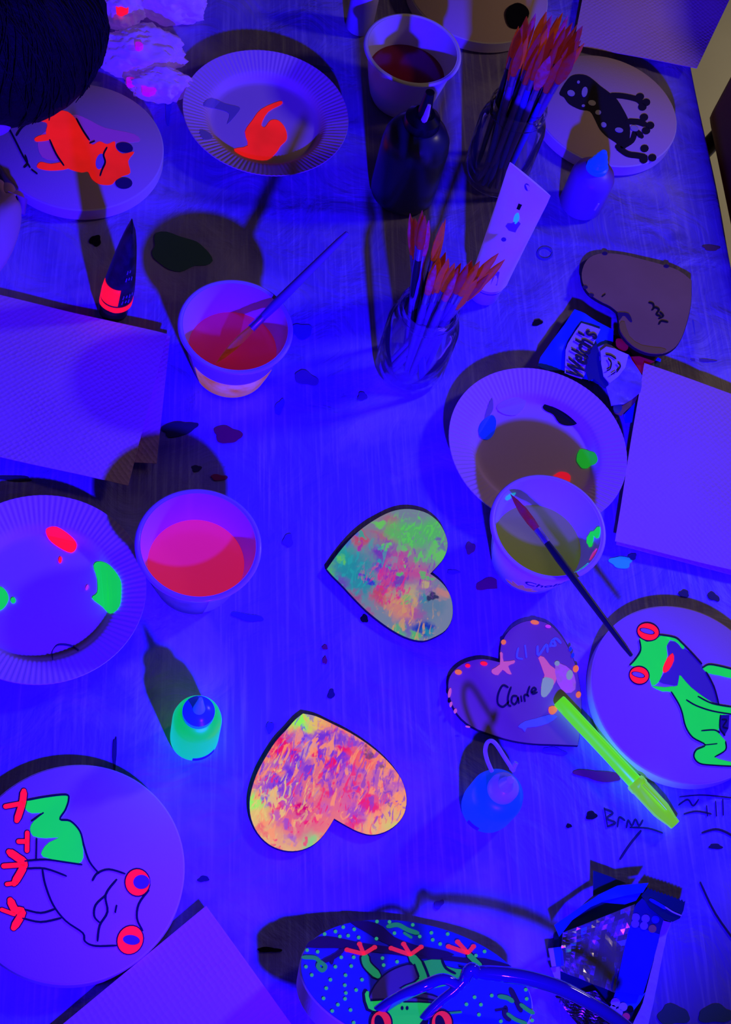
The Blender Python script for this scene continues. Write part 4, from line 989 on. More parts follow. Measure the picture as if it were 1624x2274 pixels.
bl = [(860, 1270, 160, .3, Gy, 1), (780, 1260, 62, .6, Te, 1), (760, 1230, 34, .6, Cy, .9), (800, 1300, 44, .6, Te, .9), (745, 1300, 30, .4, Vi, .8), (730, 1265, 18, .5, Gr, .8), (860, 1175, 46, .5, Rd, .55), (800, 1190, 22, .5, Rd, .9), (930, 1160, 34, .5, Gy, .9), (840, 1165, 24, .5, Gy, .8), (910, 1190, 48, .5, Gr, .9), (960, 1180, 38, .5, Gr, .9), (975, 1230, 34, .6, Lm, .9), (870, 1180, 22, .5, Gr, .8), (890, 1225, 26, .5, Vi, .6), (850, 1230, 26, .5, Vi, .9), (845, 1262, 20, .4, Bl, .8),
      (900, 1250, 48, .5, Pk, .75), (860, 1285, 34, .5, Pk, .95), (850, 1320, 34, .5, Rd, .9), (890, 1290, 22, .4, Vi, .8), (920, 1240, 20, .5, Gy, .6), (935, 1280, 34, .5, Pk, .7), (940, 1320, 40, .5, (.45, .22, .35), .8), (880, 1340, 36, .5, Or, .9), (905, 1360, 36, .5, Or, .85), (870, 1320, 20, .5, Or, .9), (915, 1325, 24, .5, Yl, .8), (905, 1335, 14, .4, Gr, .7), (930, 1360, 22, .5, (.4, .05, .35), .7), (960, 1345, 34, .5, (.12, .25, .30), .8), (945, 1330, 18, .5, Te, .8), (945, 1395, 24, .5, (.01, .05, .42), 1), (905, 1395, 26, .5, Vi, .5), (955, 1405, 14, .5, Te, .9), (885, 1400, 18, .6, Gr, .7), (925, 1416, 14, .5, Gr, .9), (985, 1320, 16, .4, Or, .7), (965, 1328, 9, .3, (.02, .02, .05), .9), (970, 1195, 12, .4, Vi, .7), (985, 1212, 12, .4, Vi, .6), (845, 1160, 12, .4, Lm, .9), (855, 1217, 9, .3, Lm, .9), (900, 1255, 6, .3, Lm, .9), (925, 1245, 9, .3, Gr, .9), (865, 1263, 6, .3, Cy, .9), (885, 1272, 8, .3, Gr, .9), (936, 1272, 8, .3, Gr, .9), (942, 1284, 7, .3, Gr, .9), (955, 1282, 8, .3, Gr, .9), (950, 1300, 10, .3, Yl, .9), (815, 1295, 9, .3, Bl, .9), (808, 1275, 6, .3, Bl, .9), (798, 1208, 9, .3, (.5, .02, .4), .9), (790, 1180, 12, .4, (.0, .2, .75), .9), (770, 1200, 14, .5, (.03, .15, .7), .7), (720, 1262, 12, .5, (.02, .5, .4), .9), (805, 1188, 8, .3, Cy, .9), (760, 1245, 12, .5, Lm, .8), (815, 1360, 16, .5, (.5, .03, .25), .6), (785, 1330, 20, .5, (.5, .0, .2), .7)]
bl = [(x, y, r * 1.25, min(.8, so_ + .25), cl_, am) for x, y, r, so_, cl_, am in bl]
make_heart('wooden heart swirled green, teal and pink, in the middle of the table', gl, hp, swirl('green_swirl_paint', Gy, blobs_px(hc, hp, bl), .009, 55, .70, .006, veins=veins_px(hc, hp, [(800, 1260, 110, 150, .54, .62, (.02, .45, .42), .8), (900, 1260, 110, 170, .55, .62, (.30, .03, .50), .7), (940, 1190, 90, 160, .54, .60, (.12, .75, .08), .9), (870, 1300, 80, 150, .55, .60, (.85, .03, .25), .9), (900, 1380, 90, 160, .55, .62, (.8, .40, .10), .8)])))
q = lambda L: zz(530, 1560, .2463, L)
ol = q([(580, 95), (700, 120), (850, 190), (1000, 265), (1150, 360), (1300, 480), (1420, 610), (1490, 730), (1520, 870), (1500, 1000), (1430, 1100), (1320, 1170), (1200, 1195), (1080, 1165), (970, 1110), (865, 1050), (810, 1140), (740, 1230), (650, 1300), (530, 1340), (400, 1335), (270, 1280), (170, 1180), (110, 1050), (95, 900), (120, 760), (170, 620), (240, 490), (330, 350), (430, 240), (510, 150)])
ol = smooth_keep(ol, {0, 15})
cx = sum(p[0] for p in ol) / len(ol); cy = sum(p[1] for p in ol) / len(ol); hc = UPL(cx, cy, hp)
O1, O2, Co, Lg, Rs, Pu, Gd = (.85, .22, .05), (.90, .30, .04), (.72, .10, .10), (.25, .90, .01), (.80, .005, .05), (.16, .03, .50), (.75, .50, .05)
Q = lambda x, y: (530 + .2463 * x, 1560 + .2463 * y)
def qb(x, y, r, s, col, a): X, Y = Q(x, y); return (X, Y, r * .2463, s, col, a)
bl = [qb(800, 700, 760, .3, O1, 1), qb(580, 130, 160, .5, Lg, 1), qb(720, 140, 120, .6, Gd, .9), qb(120, 900, 150, .6, Lg, 1), qb(150, 1080, 140, .5, Gd, .9), qb(300, 1230, 200, .5, Gd, .7), qb(640, 1260, 130, .6, (.10, .75, .07), 1), qb(450, 1290, 130, .5, Gd, .8), qb(1460, 1030, 170, .5, Lg, .9), qb(1400, 950, 220, .6, O2, .8), qb(1250, 1150, 140, .5, Gd, .7), qb(1480, 850, 120, .5, O2, .8), qb(700, 850, 330, .6, Co, .8), qb(520, 1080, 260, .6, Co, .8), qb(1080, 850, 260, .6, (.62, .08, .22), .8), qb(650, 720, 200, .5, (.70, .14, .12), .7),
      qb(500, 400, 170, .5, Pu, .7), qb(400, 640, 170, .5, Pu, .75), qb(300, 800, 130, .5, Pu, .75), qb(600, 340, 90, .5, (.10, .01, .65), .9), qb(530, 500, 80, .5, (.3, .02, .5), .7), qb(640, 420, 110, .5, (.7, .35, .2), .7), qb(350, 640, 60, .5, O1, .9), qb(290, 830, 60, .5, Gd, .8), qb(450, 620, 60, .5, Pu, .8), qb(600, 580, 90, .5, Pu, .6), qb(500, 750, 70, .5, Pu, .6), qb(440, 900, 90, .5, (.40, .05, .35), .6), qb(270, 900, 60, .5, Pu, .7), qb(330, 1040, 60, .5, (.35, .06, .4), .6),
      qb(370, 400, 100, .35, Rs, 1), qb(520, 470, 40, .35, Rs, .9), qb(715, 460, 62, .4, Rs, .95), qb(960, 440, 75, .35, Rs, 1), qb(890, 580, 95, .35, Rs, 1), qb(840, 560, 60, .3, Rs, .9), qb(1060, 490, 120, .5, (.85, .08, .04), .8), qb(1160, 560, 70, .5, (.85, .10, .04), .8), qb(730, 365, 50, .35, Rs, .7), qb(960, 520, 70, .4, Pu, .5), qb(850, 440, 60, .5, Pu, .8), qb(930, 500, 50, .4, Pu, .9), qb(1000, 580, 50, .4, Pu, .8), qb(900, 335, 60, .4, Pu, .85), qb(1010, 350, 60, .4, Pu, .85), qb(1100, 390, 50, .4, Pu, .85), qb(720, 300, 70, .4, Pu, .75), qb(800, 290, 60, .4, Pu, .6), qb(820, 650, 70, .5, Pu, .6), qb(1080, 620, 60, .5, Pu, .6), qb(980, 640, 80, .5, (.55, .1, .3), .7),
      qb(1250, 680, 90, .5, (.35, .08, .35), .8), qb(1350, 650, 60, .5, (.35, .08, .35), .7), qb(1320, 820, 90, .5, (.30, .05, .35), .7), qb(1430, 760, 60, .5, (.35, .05, .4), .7), qb(1180, 930, 95, .45, Rs, .9), qb(1060, 1080, 70, .4, Rs, .8), qb(560, 940, 60, .4, (.6, .0, .06), 1), qb(330, 940, 60, .5, Rs, .7), qb(600, 1055, 35, .4, Rs, .9), qb(820, 810, 50, .4, Rs, .8), qb(740, 750, 40, .4, Rs, .7), qb(990, 780, 40, .4, Rs, .7), qb(1060, 725, 40, .4, Rs, .8), qb(190, 1140, 60, .5, (.85, .08, .03), .8), qb(1170, 460, 45, .4, (.05, .02, .06), .8), qb(1300, 600, 30, .4, (.05, .03, .06), .7), qb(1350, 885, 35, .4, (.15, .05, .06), .7), qb(1080, 990, 90, .5, Pu, .55), qb(460, 1220, 60, .5, Pu, .6), qb(430, 1090, 40, .5, Pu, .6), qb(800, 970, 70, .5, (.55, .1, .3), .6)]
bl = [(x, y, r * 1.2, min(.8, so_ + .2), cl_, am) for x, y, r, so_, cl_, am in bl]
make_heart('wooden heart swirled orange, red and violet with lime rim, near the bottom centre', ol, hp, swirl('orange_swirl_paint', O1, blobs_px(hc, hp, bl), .008, 46, 1.0, .007, veins=veins_px(hc, hp, [(660, 1680, 130, 130, .53, .58, (.13, .02, .50), .8), (780, 1700, 130, 120, .58, .62, (.20, .03, .45), .75), (720, 1780, 260, 110, .55, .62, (.95, .30, .03), .8), (700, 1790, 200, 150, .58, .62, (.85, .01, .05), .8), (840, 1760, 110, 140, .55, .60, (.25, .05, .35), .8), (600, 1760, 110, 140, .55, .62, (.80, .55, .06), .8)])))

q = lambda L: zz(980, 1340, .3966, L)
cl = q([(328, 328), (335, 230), (380, 150), (450, 105), (530, 93), (610, 118), (680, 190), (730, 280), (765, 380), (785, 500), (788, 620), (780, 720), (768, 797), (650, 792), (520, 787), (400, 770), (280, 735), (170, 690), (90, 620), (45, 520), (40, 430), (75, 370), (140, 328), (230, 310)])
cl = smooth_keep(cl, {0, 12})
t, c = make_heart('bare wooden heart with a handwritten name under the green pen', cl, hp, WOOD)
for L, wd in (([(375, 470), (345, 460), (320, 510), (318, 560), (345, 580), (372, 560), (378, 545)], 4), ([(392, 470), (376, 520), (376, 565), (390, 575)], 4), ([(425, 520), (402, 520), (395, 550), (412, 566), (428, 545), (430, 525), (436, 558)], 4), ([(448, 520), (452, 548)], 4), ([(470, 548), (466, 520), (474, 512), (486, 515)], 4), ([(496, 466), (484, 505), (490, 520)], 4), ([(508, 498), (532, 484), (520, 472), (506, 490), (515, 506), (538, 498)], 4)):
    stroke('handwriting', q(L), wd, hp, INK, t, .0007)
PALEB = mat('pale_blue_paint', (.28, .34, .62), .7, (.03, .09, .4), .25); ORD = glow('orange_dim', (.62, .10, .03), .6, (.7, .3, .1)); GRD = glow('olive_dim', (.22, .35, .03), .6, (.4, .5, .1))
for L, wd in (([(432, 250), (425, 300), (455, 310)], 4), ([(470, 235), (478, 300)], 4), ([(540, 240), (545, 290), (590, 230), (596, 270)], 5), ([(610, 240), (625, 205), (640, 235), (612, 230), (640, 195), (670, 220)], 5)): stroke('blue_writing', q(L), wd, hp, PALEB, t, .0006)
paint('blue_smear', q([(432, 688), (470, 660), (530, 645), (600, 625), (650, 632), (600, 670), (530, 690), (480, 695), (470, 718), (455, 700)]), hp, PALEB, t, .0006, smooth=2)
paint('orange_smear', q([(545, 305), (575, 300), (610, 345), (650, 380), (640, 440), (610, 480), (580, 520), (560, 470), (580, 400)]), hp, ORD, t, .0005, smooth=2)
paint('green_smear', q([(560, 490), (570, 420), (600, 415), (630, 430), (625, 470), (590, 520), (565, 520)]), hp, GRD, t, .0007, smooth=2)
paint('pink_smear', q([(640, 340), (700, 350), (745, 400), (752, 480), (700, 500), (650, 440)]), hp, mat('salmon_smear', (.62, .22, .20), .7, (.42, .07, .05), .5, var=(120, .9, (.35, .35, .1))), t, .0006, smooth=2)
paint('green_smear', q(ell(720, 400, 18, 28, 10)), hp, GRD, t, .0009, smooth=0); paint('green_smear', q(ell(650, 335, 14, 14, 10)), hp, GRD, t, .0009, smooth=0)
paint('orange_smear', q([(605, 580), (640, 575), (650, 600), (625, 622), (605, 610)]), hp, ORANGEP, t, .0007, smooth=2)
paint('orange_smear', q([(285, 370), (330, 340), (330, 275), (345, 280), (350, 325), (410, 318), (408, 335), (375, 350), (395, 395), (370, 390), (345, 370), (320, 400), (290, 392)]), hp, ORD, t, .0006, smooth=2)
for x, y, rx, ry, mt in ((525, 105, 24, 12, ORANGEP), (600, 128, 16, 9, PINKP), (350, 216, 14, 14, ORANGEP), (97, 384, 20, 14, ORANGEP), (150, 348, 14, 10, RED), (240, 336, 20, 11, RED), (48, 500, 9, 28, ORD), (55, 565, 8, 16, ORD), (80, 602, 9, 14, ORD), (755, 365, 16, 20, ORANGEP), (770, 510, 14, 18, ORANGEP), (738, 290, 8, 14, BLUEP), (725, 255, 8, 12, BLUEP), (150, 690, 14, 5, ORD)):
    paint('paint_dot', q(ell(x, y, rx, ry, 10, 12)), hp, mt, t, .0008, smooth=0)

q = lambda L: zz(1180, 540, .2734, L)
# this heart rests on the snack wrapper at its lower left: tilted plane
pA, pB, pC = U(1300, 605, .009), U(1530, 640, .009), U(1400, 775, .027)
nrm = (pB - pA).cross(pC - pA); tl = (pA.z + (nrm.x * pA.x + nrm.y * pA.y) / nrm.z, -nrm.x / nrm.z, -nrm.y / nrm.z)
wlh = q([(700, 560), (640, 512), (560, 472), (470, 410), (420, 330), (408, 240), (440, 150), (500, 98), (600, 78), (750, 92), (900, 128), (1050, 168), (1200, 220), (1305, 300), (1302, 480), (1270, 640), (1220, 780), (1160, 858), (1070, 900), (960, 898), (860, 860), (780, 800), (722, 720), (712, 640)])
wlh = smooth_keep(wlh, {0, 13})
t, c = make_heart('bare wooden heart with a scribble, leaning on the snack wrapper', wlh, tl, WOOD)
for L in ([(960, 480), (990, 490), (1000, 520)], [(985, 540), (1010, 520), (1040, 540), (1020, 575), (1050, 590)], [(1050, 560), (1075, 590), (1040, 610)], [(1040, 655), (1060, 630), (1110, 640)], [(580, 430), (600, 415)]): stroke('handwriting', q(L), 4, tl, INK, t, .0007)
paint('yellow_smear', q([(720, 650), (760, 640), (800, 760), (900, 830), (1050, 850), (1100, 870), (1060, 895), (960, 893), (860, 855), (785, 795), (728, 715)]), tl, mat('ochre_paint', (.46, .32, .05), .7), t, .0006, smooth=2)
paint('dark_smear', q([(700, 565), (740, 562), (790, 570), (815, 610), (820, 640), (795, 620), (770, 590), (745, 590), (720, 625), (712, 600)]), tl, DARKV, t, .0008, smooth=2)
for x, y in ((600, 82), (1100, 185), (440, 355), (490, 420)): paint('paint_dot', q(ell(x, y, 22, 14, 10, 10)), tl, DARKV, t, .0006, smooth=0)

# ------------------------------------------------------------------ napkins
def napkin_mat(name, col):
    if name in MATS: return MATS[name]
    mt = mat(name, col, .9); nt = mt.node_tree; b = nt.nodes['Principled BSDF']
    tc = nt.nodes.new('ShaderNodeTexCoord'); mp = nt.nodes.new('ShaderNodeMapping'); mp.inputs['Rotation'].default_value = (0, 0, .6)
    vo = nt.nodes.new('ShaderNodeTexVoronoi'); vo.inputs['Scale'].default_value = 230; vo.inputs['Randomness'].default_value = .25
    n = nt.nodes.new('ShaderNodeTexNoise'); n.inputs['Scale'].default_value = 22
    ad = nt.nodes.new('ShaderNodeMath'); ad.operation = 'MULTIPLY'
    bp = nt.nodes.new('ShaderNodeBump'); bp.inputs['Strength'].default_value = .6; bp.inputs['Distance'].default_value = .0018
    nt.links.new(tc.outputs['Object'], mp.inputs[0]); nt.links.new(mp.outputs[0], vo.inputs['Vector']); nt.links.new(tc.outputs['Object'], n.inputs['Vector'])
    nt.links.new(vo.outputs['Distance'], ad.inputs[0]); nt.links.new(n.outputs[0], ad.inputs[1]); nt.links.new(ad.outputs[0], bp.inputs['Height']); nt.links.new(bp.outputs[0], b.inputs['Normal'])
    return mt
NAP = napkin_mat('embossed_napkin', (.86, .50, .40))
def quad_sheet(name, corners, zs, parent, mt, n=26, bulge=0.0, nz_=(.0015, 18), th=.0007, seed=0, loc=None):
    P = [U(x, y, z) for (x, y), z in zip(corners, zs)]; v, f = [], []
    for i in range(n + 1):
        for j in range(n + 1):
            a, b_ = i / n, j / n
            p = (P[0] * (1 - a) + P[1] * a) * (1 - b_) + (P[3] * (1 - a) + P[2] * a) * b_
            dz = bulge * math.sin(math.pi * a) * math.sin(math.pi * b_) + nz_[0] * (frac(p.x, p.y, nz_[1], seed) + .3)
            v.append(p + Vector((0, 0, max(dz, .0006 - p.z))))
    m_ = len(v); v += [p + Vector((0, 0, th)) for p in v]
    k = n + 1
    for i in range(n):
        for j in range(n):
            a = (i * k + j, (i + 1) * k + j, (i + 1) * k + j + 1, i * k + j + 1); f.append(a); f.append([x + m_ for x in reversed(a)])
    bd = [i * k for i in range(n + 1)] + [n * k + j for j in range(1, n + 1)] + [i * k + n for i in range(n - 1, -1, -1)] + [j for j in range(n - 1, 0, -1)]
    for i in range(len(bd)): x, y = bd[i], bd[(i + 1) % len(bd)]; f.append((x, y, y + m_, x + m_))
    o = obj(name, v, f, mt, parent, True, loc); sharp(o, 60); return o
t = thing('paper_napkin', 'folded white paper napkin on the left, below the black paint tube', 'napkin', U(100, 860), 'white paper napkins')
quad_sheet('lower_layer', [(-220, 610), (378, 748), (348, 1030), (-220, 1000)], [.001, .004, .004, .001], t, NAP, seed=1)
quad_sheet('upper_layer', [(-220, 606), (372, 744), (285, 1079), (-220, 968)], [.004, .009, .012, .004], t, NAP, seed=2, nz_=(.002, 14))
t = thing('paper_napkin', 'white paper napkin at the bottom edge beside the black line frog canvas', 'napkin', U(400, 2250), 'white paper napkins')
quad_sheet('lower_layer', [(458, 2022), (755, 2430), (380, 2690), (70, 2345)], [.003, .003, .002, .002], t, NAP, seed=3)
quad_sheet('upper_layer', [(458, 2012), (752, 2420), (376, 2680), (66, 2335)], [.011, .008, .006, .008], t, NAP, seed=4)
t = thing('paper_napkin', 'white paper napkin at the right edge beside the multicolour palette plate', 'napkin', U(1560, 1050), 'white paper napkins')
quad_sheet('lower_layer', [(1432, 822), (1900, 990), (1830, 1330), (1368, 1210)], [.003, .002, .002, .003], t, NAP, seed=5)
quad_sheet('upper_layer', [(1430, 808), (1905, 975), (1835, 1318), (1365, 1203)], [.016, .006, .006, .009], t, NAP, seed=6, nz_=(.002, 12))
t = thing('paper_napkin', 'white paper sheet overhanging the far right table corner behind the dark frog canvas', 'napkin', U(1430, 60), 'white paper napkins')
quad_sheet('napkin_sheet', [(1318, -130), (1668, -100), (1546, 156), (1274, 98)], [.006, .012, .014, .006], t, NAP, seed=7, nz_=(.004, 12))

# ------------------------------------------------------------------ snack wrapper (upper right)
q = lambda L: zz(1180, 660, .1847, L)
t = thing('snack_wrapper', 'crumpled blue and white fruit snack wrapper beside the palette plate', 'wrapper', U(1320, 800))
WB = mat('wrapper_blue', (.02, .10, .75), .3, spec=.6); WWh = mat('wrapper_white', (.80, .64, .66), .35, spec=.5, bump=(90, .3, .002)); WR = mat('wrapper_red', (.50, .02, .04), .35, (.25, .0, .02), .25, spec=.5); WV = mat('wrapper_violet', (.42, .30, .60), .35, spec=.5, bump=(60, .4, .003), var=(60, .8, (.20, .12, .34))); WD = mat('wrapper_navy', (.03, .03, .16), .35); WBR = mat('wrapper_tan', (.36, .20, .08), .5)
def ws(name, pts, z, mt, amp=.003, sc=60, th=.0009, step=.005, seed=0.0, zf=None, smooth=2):
    P = [U(x, y, z if zf is None else zf(x, y)) for x, y in (crom(pts, smooth) if smooth else pts)]
    return sheet(name, P, mt, t, step, lambda x, y: amp * frac(x, y, sc, seed), th, True)
ws('wrapper_back', q([(95, 830), (240, 560), (520, 190), (970, 430), (1120, 560), (1330, 900), (1290, 1150), (1090, 1390), (900, 1100), (700, 1010), (400, 900)]), .001, WD, .0006)
ws('wrapper_front', q([(78, 830), (110, 725), (250, 530), (400, 330), (520, 148), (640, 205), (800, 300), (985, 400), (985, 540), (860, 700), (740, 1000), (560, 960), (380, 885), (200, 885)]), .012, WB, .002, smooth=0)
ws('wrapper_fold', q([(690, 650), (780, 560), (850, 800), (930, 1060), (880, 1100), (760, 980), (690, 1010), (650, 880)]), .0165, WD, .001, smooth=0)
ws('clear_wrapper', q([(800, 600), (905, 555), (1000, 620), (1175, 690), (1200, 770), (1335, 950), (1310, 1150), (1110, 1290), (960, 1310), (900, 1090), (830, 860)]), .016, WV, .004, 70, seed=3.0, smooth=0)
ws('white_print', q([(830, 650), (900, 600), (1000, 625), (1170, 695), (1130, 850), (1050, 950), (940, 1040), (870, 950), (840, 800)]), .0195, WWh, .002, 70, seed=3.0, smooth=0)
ws('brand_panel', q([(412, 640), (440, 560), (520, 430), (600, 318), (720, 350), (832, 390), (790, 480), (730, 620), (705, 840), (610, 985), (500, 950), (400, 915)]), .0152, WWh, .001, smooth=0)
uv, fs, asp = text_mesh("Welch's", .15, .02)
tq = q([(640, 1010), (812, 452), (600, 352), (405, 905)])    # baseline start, baseline end, top end, top start
vv = []
for a_, b_ in uv:
    x = (tq[0][0] * (1 - a_) + tq[1][0] * a_) * (1 - b_) + (tq[3][0] * (1 - a_) + tq[2][0] * a_) * b_ - 6 * math.sin(math.pi * a_)
    y = (tq[0][1] * (1 - a_) + tq[1][1] * a_) * (1 - b_) + (tq[3][1] * (1 - a_) + tq[2][1] * a_) * b_
    vv.append(U(x, y, .0180))
obj('lettering', vv, fs, mat('wrapper_ink', (.02, .012, .06), .5), t)
for L in ([(930, 740), (965, 790), (950, 860), (915, 880)], [(1045, 790), (1075, 830), (1030, 900)], [(965, 930), (1010, 900)], [(900, 690), (960, 700), (1020, 740)]):
    stroke('printed_mark', q(L), 2.6, PLANE(.0225), INK, t, .0)
ws('fruit_print', q([(1020, 510), (1090, 505), (1165, 590), (1140, 645), (1080, 640), (1025, 580)]), .017, WR, .002, 90, smooth=2)
ws('fruit_print', q([(1160, 715), (1300, 715), (1480, 780), (1400, 810), (1350, 940), (1230, 840)]), .014, WR, .002, 90, smooth=0)
ws('wrapper_end', q([(1110, 1285), (1305, 1155), (1250, 1265), (1085, 1425), (985, 1400), (1000, 1320)]), .010, WBR, .002, 80, smooth=0)
ws('fruit_print', q(ell(1035, 1335, 55, 60, 10, 12)), .0155, WD, .001, 80, smooth=0)
ws('wrapper_corner', q([(1480, 780), (1520, 730), (1560, 750), (1545, 825), (1490, 840)]), .008, WB, .001, smooth=0)
ws('wrapper_corner', q([(1110, 1420), (1260, 1260), (1290, 1240), (1240, 1500), (1130, 1516)]), .004, WB, .001, smooth=0)

# ------------------------------------------------------------------ foil snack wrapper (bottom right)
q = lambda L: zz(1180, 1880, .2734, L)
t = thing('foil_wrapper', 'torn open silver and blue foil snack wrapper, bottom right', 'wrapper', U(1350, 2100))
FOIL = mat('silver_foil', (.95, .88, .72), .22, metal=.92, spec=.8, bump=(40, .25, .004))
FB = mat('foil_blue', (.02, .03, .55), .3, spec=.6); FT = mat('foil_teal', (.01, .14, .60), .3, spec=.6); FG_ = mat('foil_dark_teal', (.006, .05, .075), .3, spec=.6, metal=.2); FWE = mat('foil_white_edge', (.75, .64, .66), .5, bump=(140, .4, .002)); FLB = mat('foil_light_blue', (.04, .22, .80), .35)
def fz(x, y):                                    # the pouch swells away from the seam on the right
    return .020 + .008 * math.sin(max(0, min(1, (x - 1240) / 230)) * math.pi)
ws('wrapper_back', q([(190, 700), (500, 420), (930, 330), (1200, 480), (1080, 720), (960, 1330), (800, 1500), (240, 1200), (170, 900)]), .001, FG_, .0006, smooth=0)
def foil_patch(name, corners, zs, mt, n=22, amp=.006, sc=42, seed=0.0):
    P = [U(x, y, z) for (x, y), z in zip(corners, zs)]; v, f = [], []
    for i in range(n + 1):
        for j in range(n + 1):
            a, b_ = i / n, j / n; p = (P[0] * (1 - a) + P[1] * a) * (1 - b_) + (P[3] * (1 - a) + P[2] * a) * b_
            cell = noise.cell_vector(Vector((p.x * sc, p.y * sc * .45 + p.x * 9, seed)))
            r_ = noise.hetero_terrain(Vector((p.x * sc, p.y * sc * .5, seed)), 1.0, 2.0, 2, .3)
            e = min(1, 6 * min(a, 1 - a, b_, 1 - b_) + .25)
            v.append(p + Vector((0, 0, amp * e * (abs(noise.noise(Vector((p.x * sc, p.y * sc * .4, seed)))) * 2 + .35 * cell.x - .5))))
    m_ = len(v); v += [p - Vector((0, 0, .0005)) for p in v]; k = n + 1
    for i in range(n):
        for j in range(n):
            a = (i * k + j, (i + 1) * k + j, (i + 1) * k + j + 1, i * k + j + 1); f.append((a[0], a[1], a[2])); f.append((a[0], a[2], a[3])); f.append([x + m_ for x in reversed(a)])
    bd = [i * k for i in range(n + 1)] + [n * k + j for j in range(1, n + 1)] + [i * k + n for i in range(n - 1, -1, -1)] + [j for j in range(n - 1, 0, -1)]
    for i in range(len(bd)): x, y = bd[i], bd[(i + 1) % len(bd)]; f.append((x, y, y + m_, x + m_))
    return obj(name, v, f, mt, t)
foil_patch('foil_lining', q([(255, 700), (840, 470), (690, 1190), (235, 1010)]), [.018, .028, .026, .012], FOIL, 15, .011, 55, seed=1.0)
foil_patch('foil_lining', q([(205, 1235), (520, 1170), (800, 1470), (420, 1500)]), [.004, .016, .012, .004], mat('dark_foil', (.30, .25, .30), .2, metal=1.0, bump=(80, .5, .003)), 14, .004, 60, 4.0)
ws('front_panel', q([(800, 640), (1045, 710), (980, 960), (905, 1210), (680, 1180), (740, 900)]), .027, FB, .0006, zf=fz, smooth=0)
ws('panel_top', q([(850, 470), (900, 420), (1075, 590), (1040, 715), (795, 650), (815, 540)]), .026, mat('foil_navy', (.015, .012, .14), .35), .0006, zf=fz, smooth=0)
ws('panel_bottom', q([(680, 1185), (905, 1205), (930, 1180), (880, 1270), (830, 1330), (660, 1250)]), .020, FLB, .001, smooth=0)
ws('torn_flap', q([(185, 640), (400, 490), (560, 385), (700, 318), (950, 298), (905, 375), (760, 400), (600, 440), (480, 492), (330, 600), (225, 735)]), .030, FT, .002, 50, smooth=0)
ws('flap_lining', q([(560, 410), (760, 395), (890, 380), (850, 440), (760, 470), (640, 460), (560, 450)]), .0275, mat('foil_deep_blue', (.02, .05, .45), .3), .001, smooth=0)
ws('crimped_end', q([(505, 195), (640, 245), (770, 300), (700, 320), (590, 375), (500, 405)]), .018, FG_, .001, smooth=0)
zg = [(950 + 300 * k / 22, 338 + 108 * k / 22 + (10 if k % 2 else -6)) for k in range(23)]
ws('crimped_end', q([(895, 400)] + zg + [(1235, 520), (1205, 585), (1150, 612), (1075, 590), (960, 500)]), .024, FG_, .0015, smooth=0)
stroke('crimp_highlight', q([(1090, 490), (1150, 530), (1220, 560)]), 3, PLANE(.0262), FWE, t, .0); stroke('crimp_highlight', q([(970, 430), (1040, 470), (1090, 500)]), 7, PLANE(.0262), FB, t, .0)
ws('seam_edge', q([(1062, 600), (1135, 622), (1098, 720), (1050, 960), (985, 1300), (945, 1460), (815, 1460), (905, 1270), (980, 980), (1040, 730)]), .014, FWE, .0015, 90, smooth=0)
ws('side_tab', q([(140, 828), (243, 815), (240, 970), (165, 978)]), .016, FLB, .0008, smooth=0); ws('side_tab', q([(140, 828), (178, 824), (200, 974), (165, 978)]), .0175, FWE, .0008, smooth=0); ws('side_tab', q([(155, 985), (232, 975), (235, 1080), (190, 1075)]), .012, FWE, .001, smooth=0)
for x, y, r_, k in ((850, 575, 34, 'v'), (930, 585, 34, 'v'), (1010, 592, 32, 'b'), (845, 627, 33, 'v'), (917, 643, 33, 'v'), (986, 667, 33, 'o'), (685, 1267, 38, 'w'), (747, 1302, 36, 'w'), (664, 1312, 26, 'w'), (712, 1348, 34, 'w'), (772, 1382, 32, 'r'), (806, 1322, 27, 'k')):
    mt = dict(v=mat('dot_violet', (.30, .22, .55), .5), b=mat('dot_blue', (.03, .03, .35), .5), o=mat('dot_ochre', (.55, .34, .08), .5), w=mat('dot_white', (.75, .66, .66), .5), r=mat('dot_red', (.60, .06, .12), .5, (.3, .01, .03), .3), k=BLACK)[k]
    X, Y = 1180 + .2734 * x, 1880 + .2734 * y; z_ = fz(X, Y) + .0016 if y < 900 else .0225
    paint('printed_dot', q(ell(x, y, r_, r_ * 1.0, 0, 14)), PLANE(z_), mt, t, .0003, .0004, 0)

# ------------------------------------------------------------------ green pen
pA, pB = U(1242, 1556, .0112), U(1500, 1832, .0092); ax = (pB - pA).normalized(); Lp = (pB - pA).length
t = thing('marker_pen', 'fluorescent green pen lying across the bare heart towards the bottom right', 'pen', U(1370, 1690))
PG = glow('fluorescent_green_plastic', (.10, .80, .004), .8, (.15, .7, .004), .35); PG2 = glow('fluorescent_green_cap', (.16, .62, .008), .75, (.2, .65, .006), .3)
def along(prof, name, mt, seg=28): 
    return lathe(name, [(r, z * Lp) for r, z in prof], mt, t, pA, seg, None, ax)
along([(0, -.002), (.0054, -.002), (.0060, .008), (.0062, .10), (.0062, .50), (.0066, .66), (.0064, .665), (0, .665)], 'barrel', PG)
along([(0, .655), (.0078, .655), (.0086, .668), (.0086, .70), (.0080, .705), (.0080, .88), (.0066, .93), (.0054, .965), (.0048, 1.0), (0, 1.002)], 'cap', PG2, 8)
sidep = ax.cross(Vector((0, 0, 1))).normalized()
p0 = pA + ax * (.70 * Lp) + Vector((0, 0, .0082)); p1 = pA + ax * (.90 * Lp) + Vector((0, 0, .0082))
tube('clip', [p0, (p0 + p1) / 2 + Vector((0, 0, .0008)), p1], [.0018, .0020, .0014], PG2, t, 8)

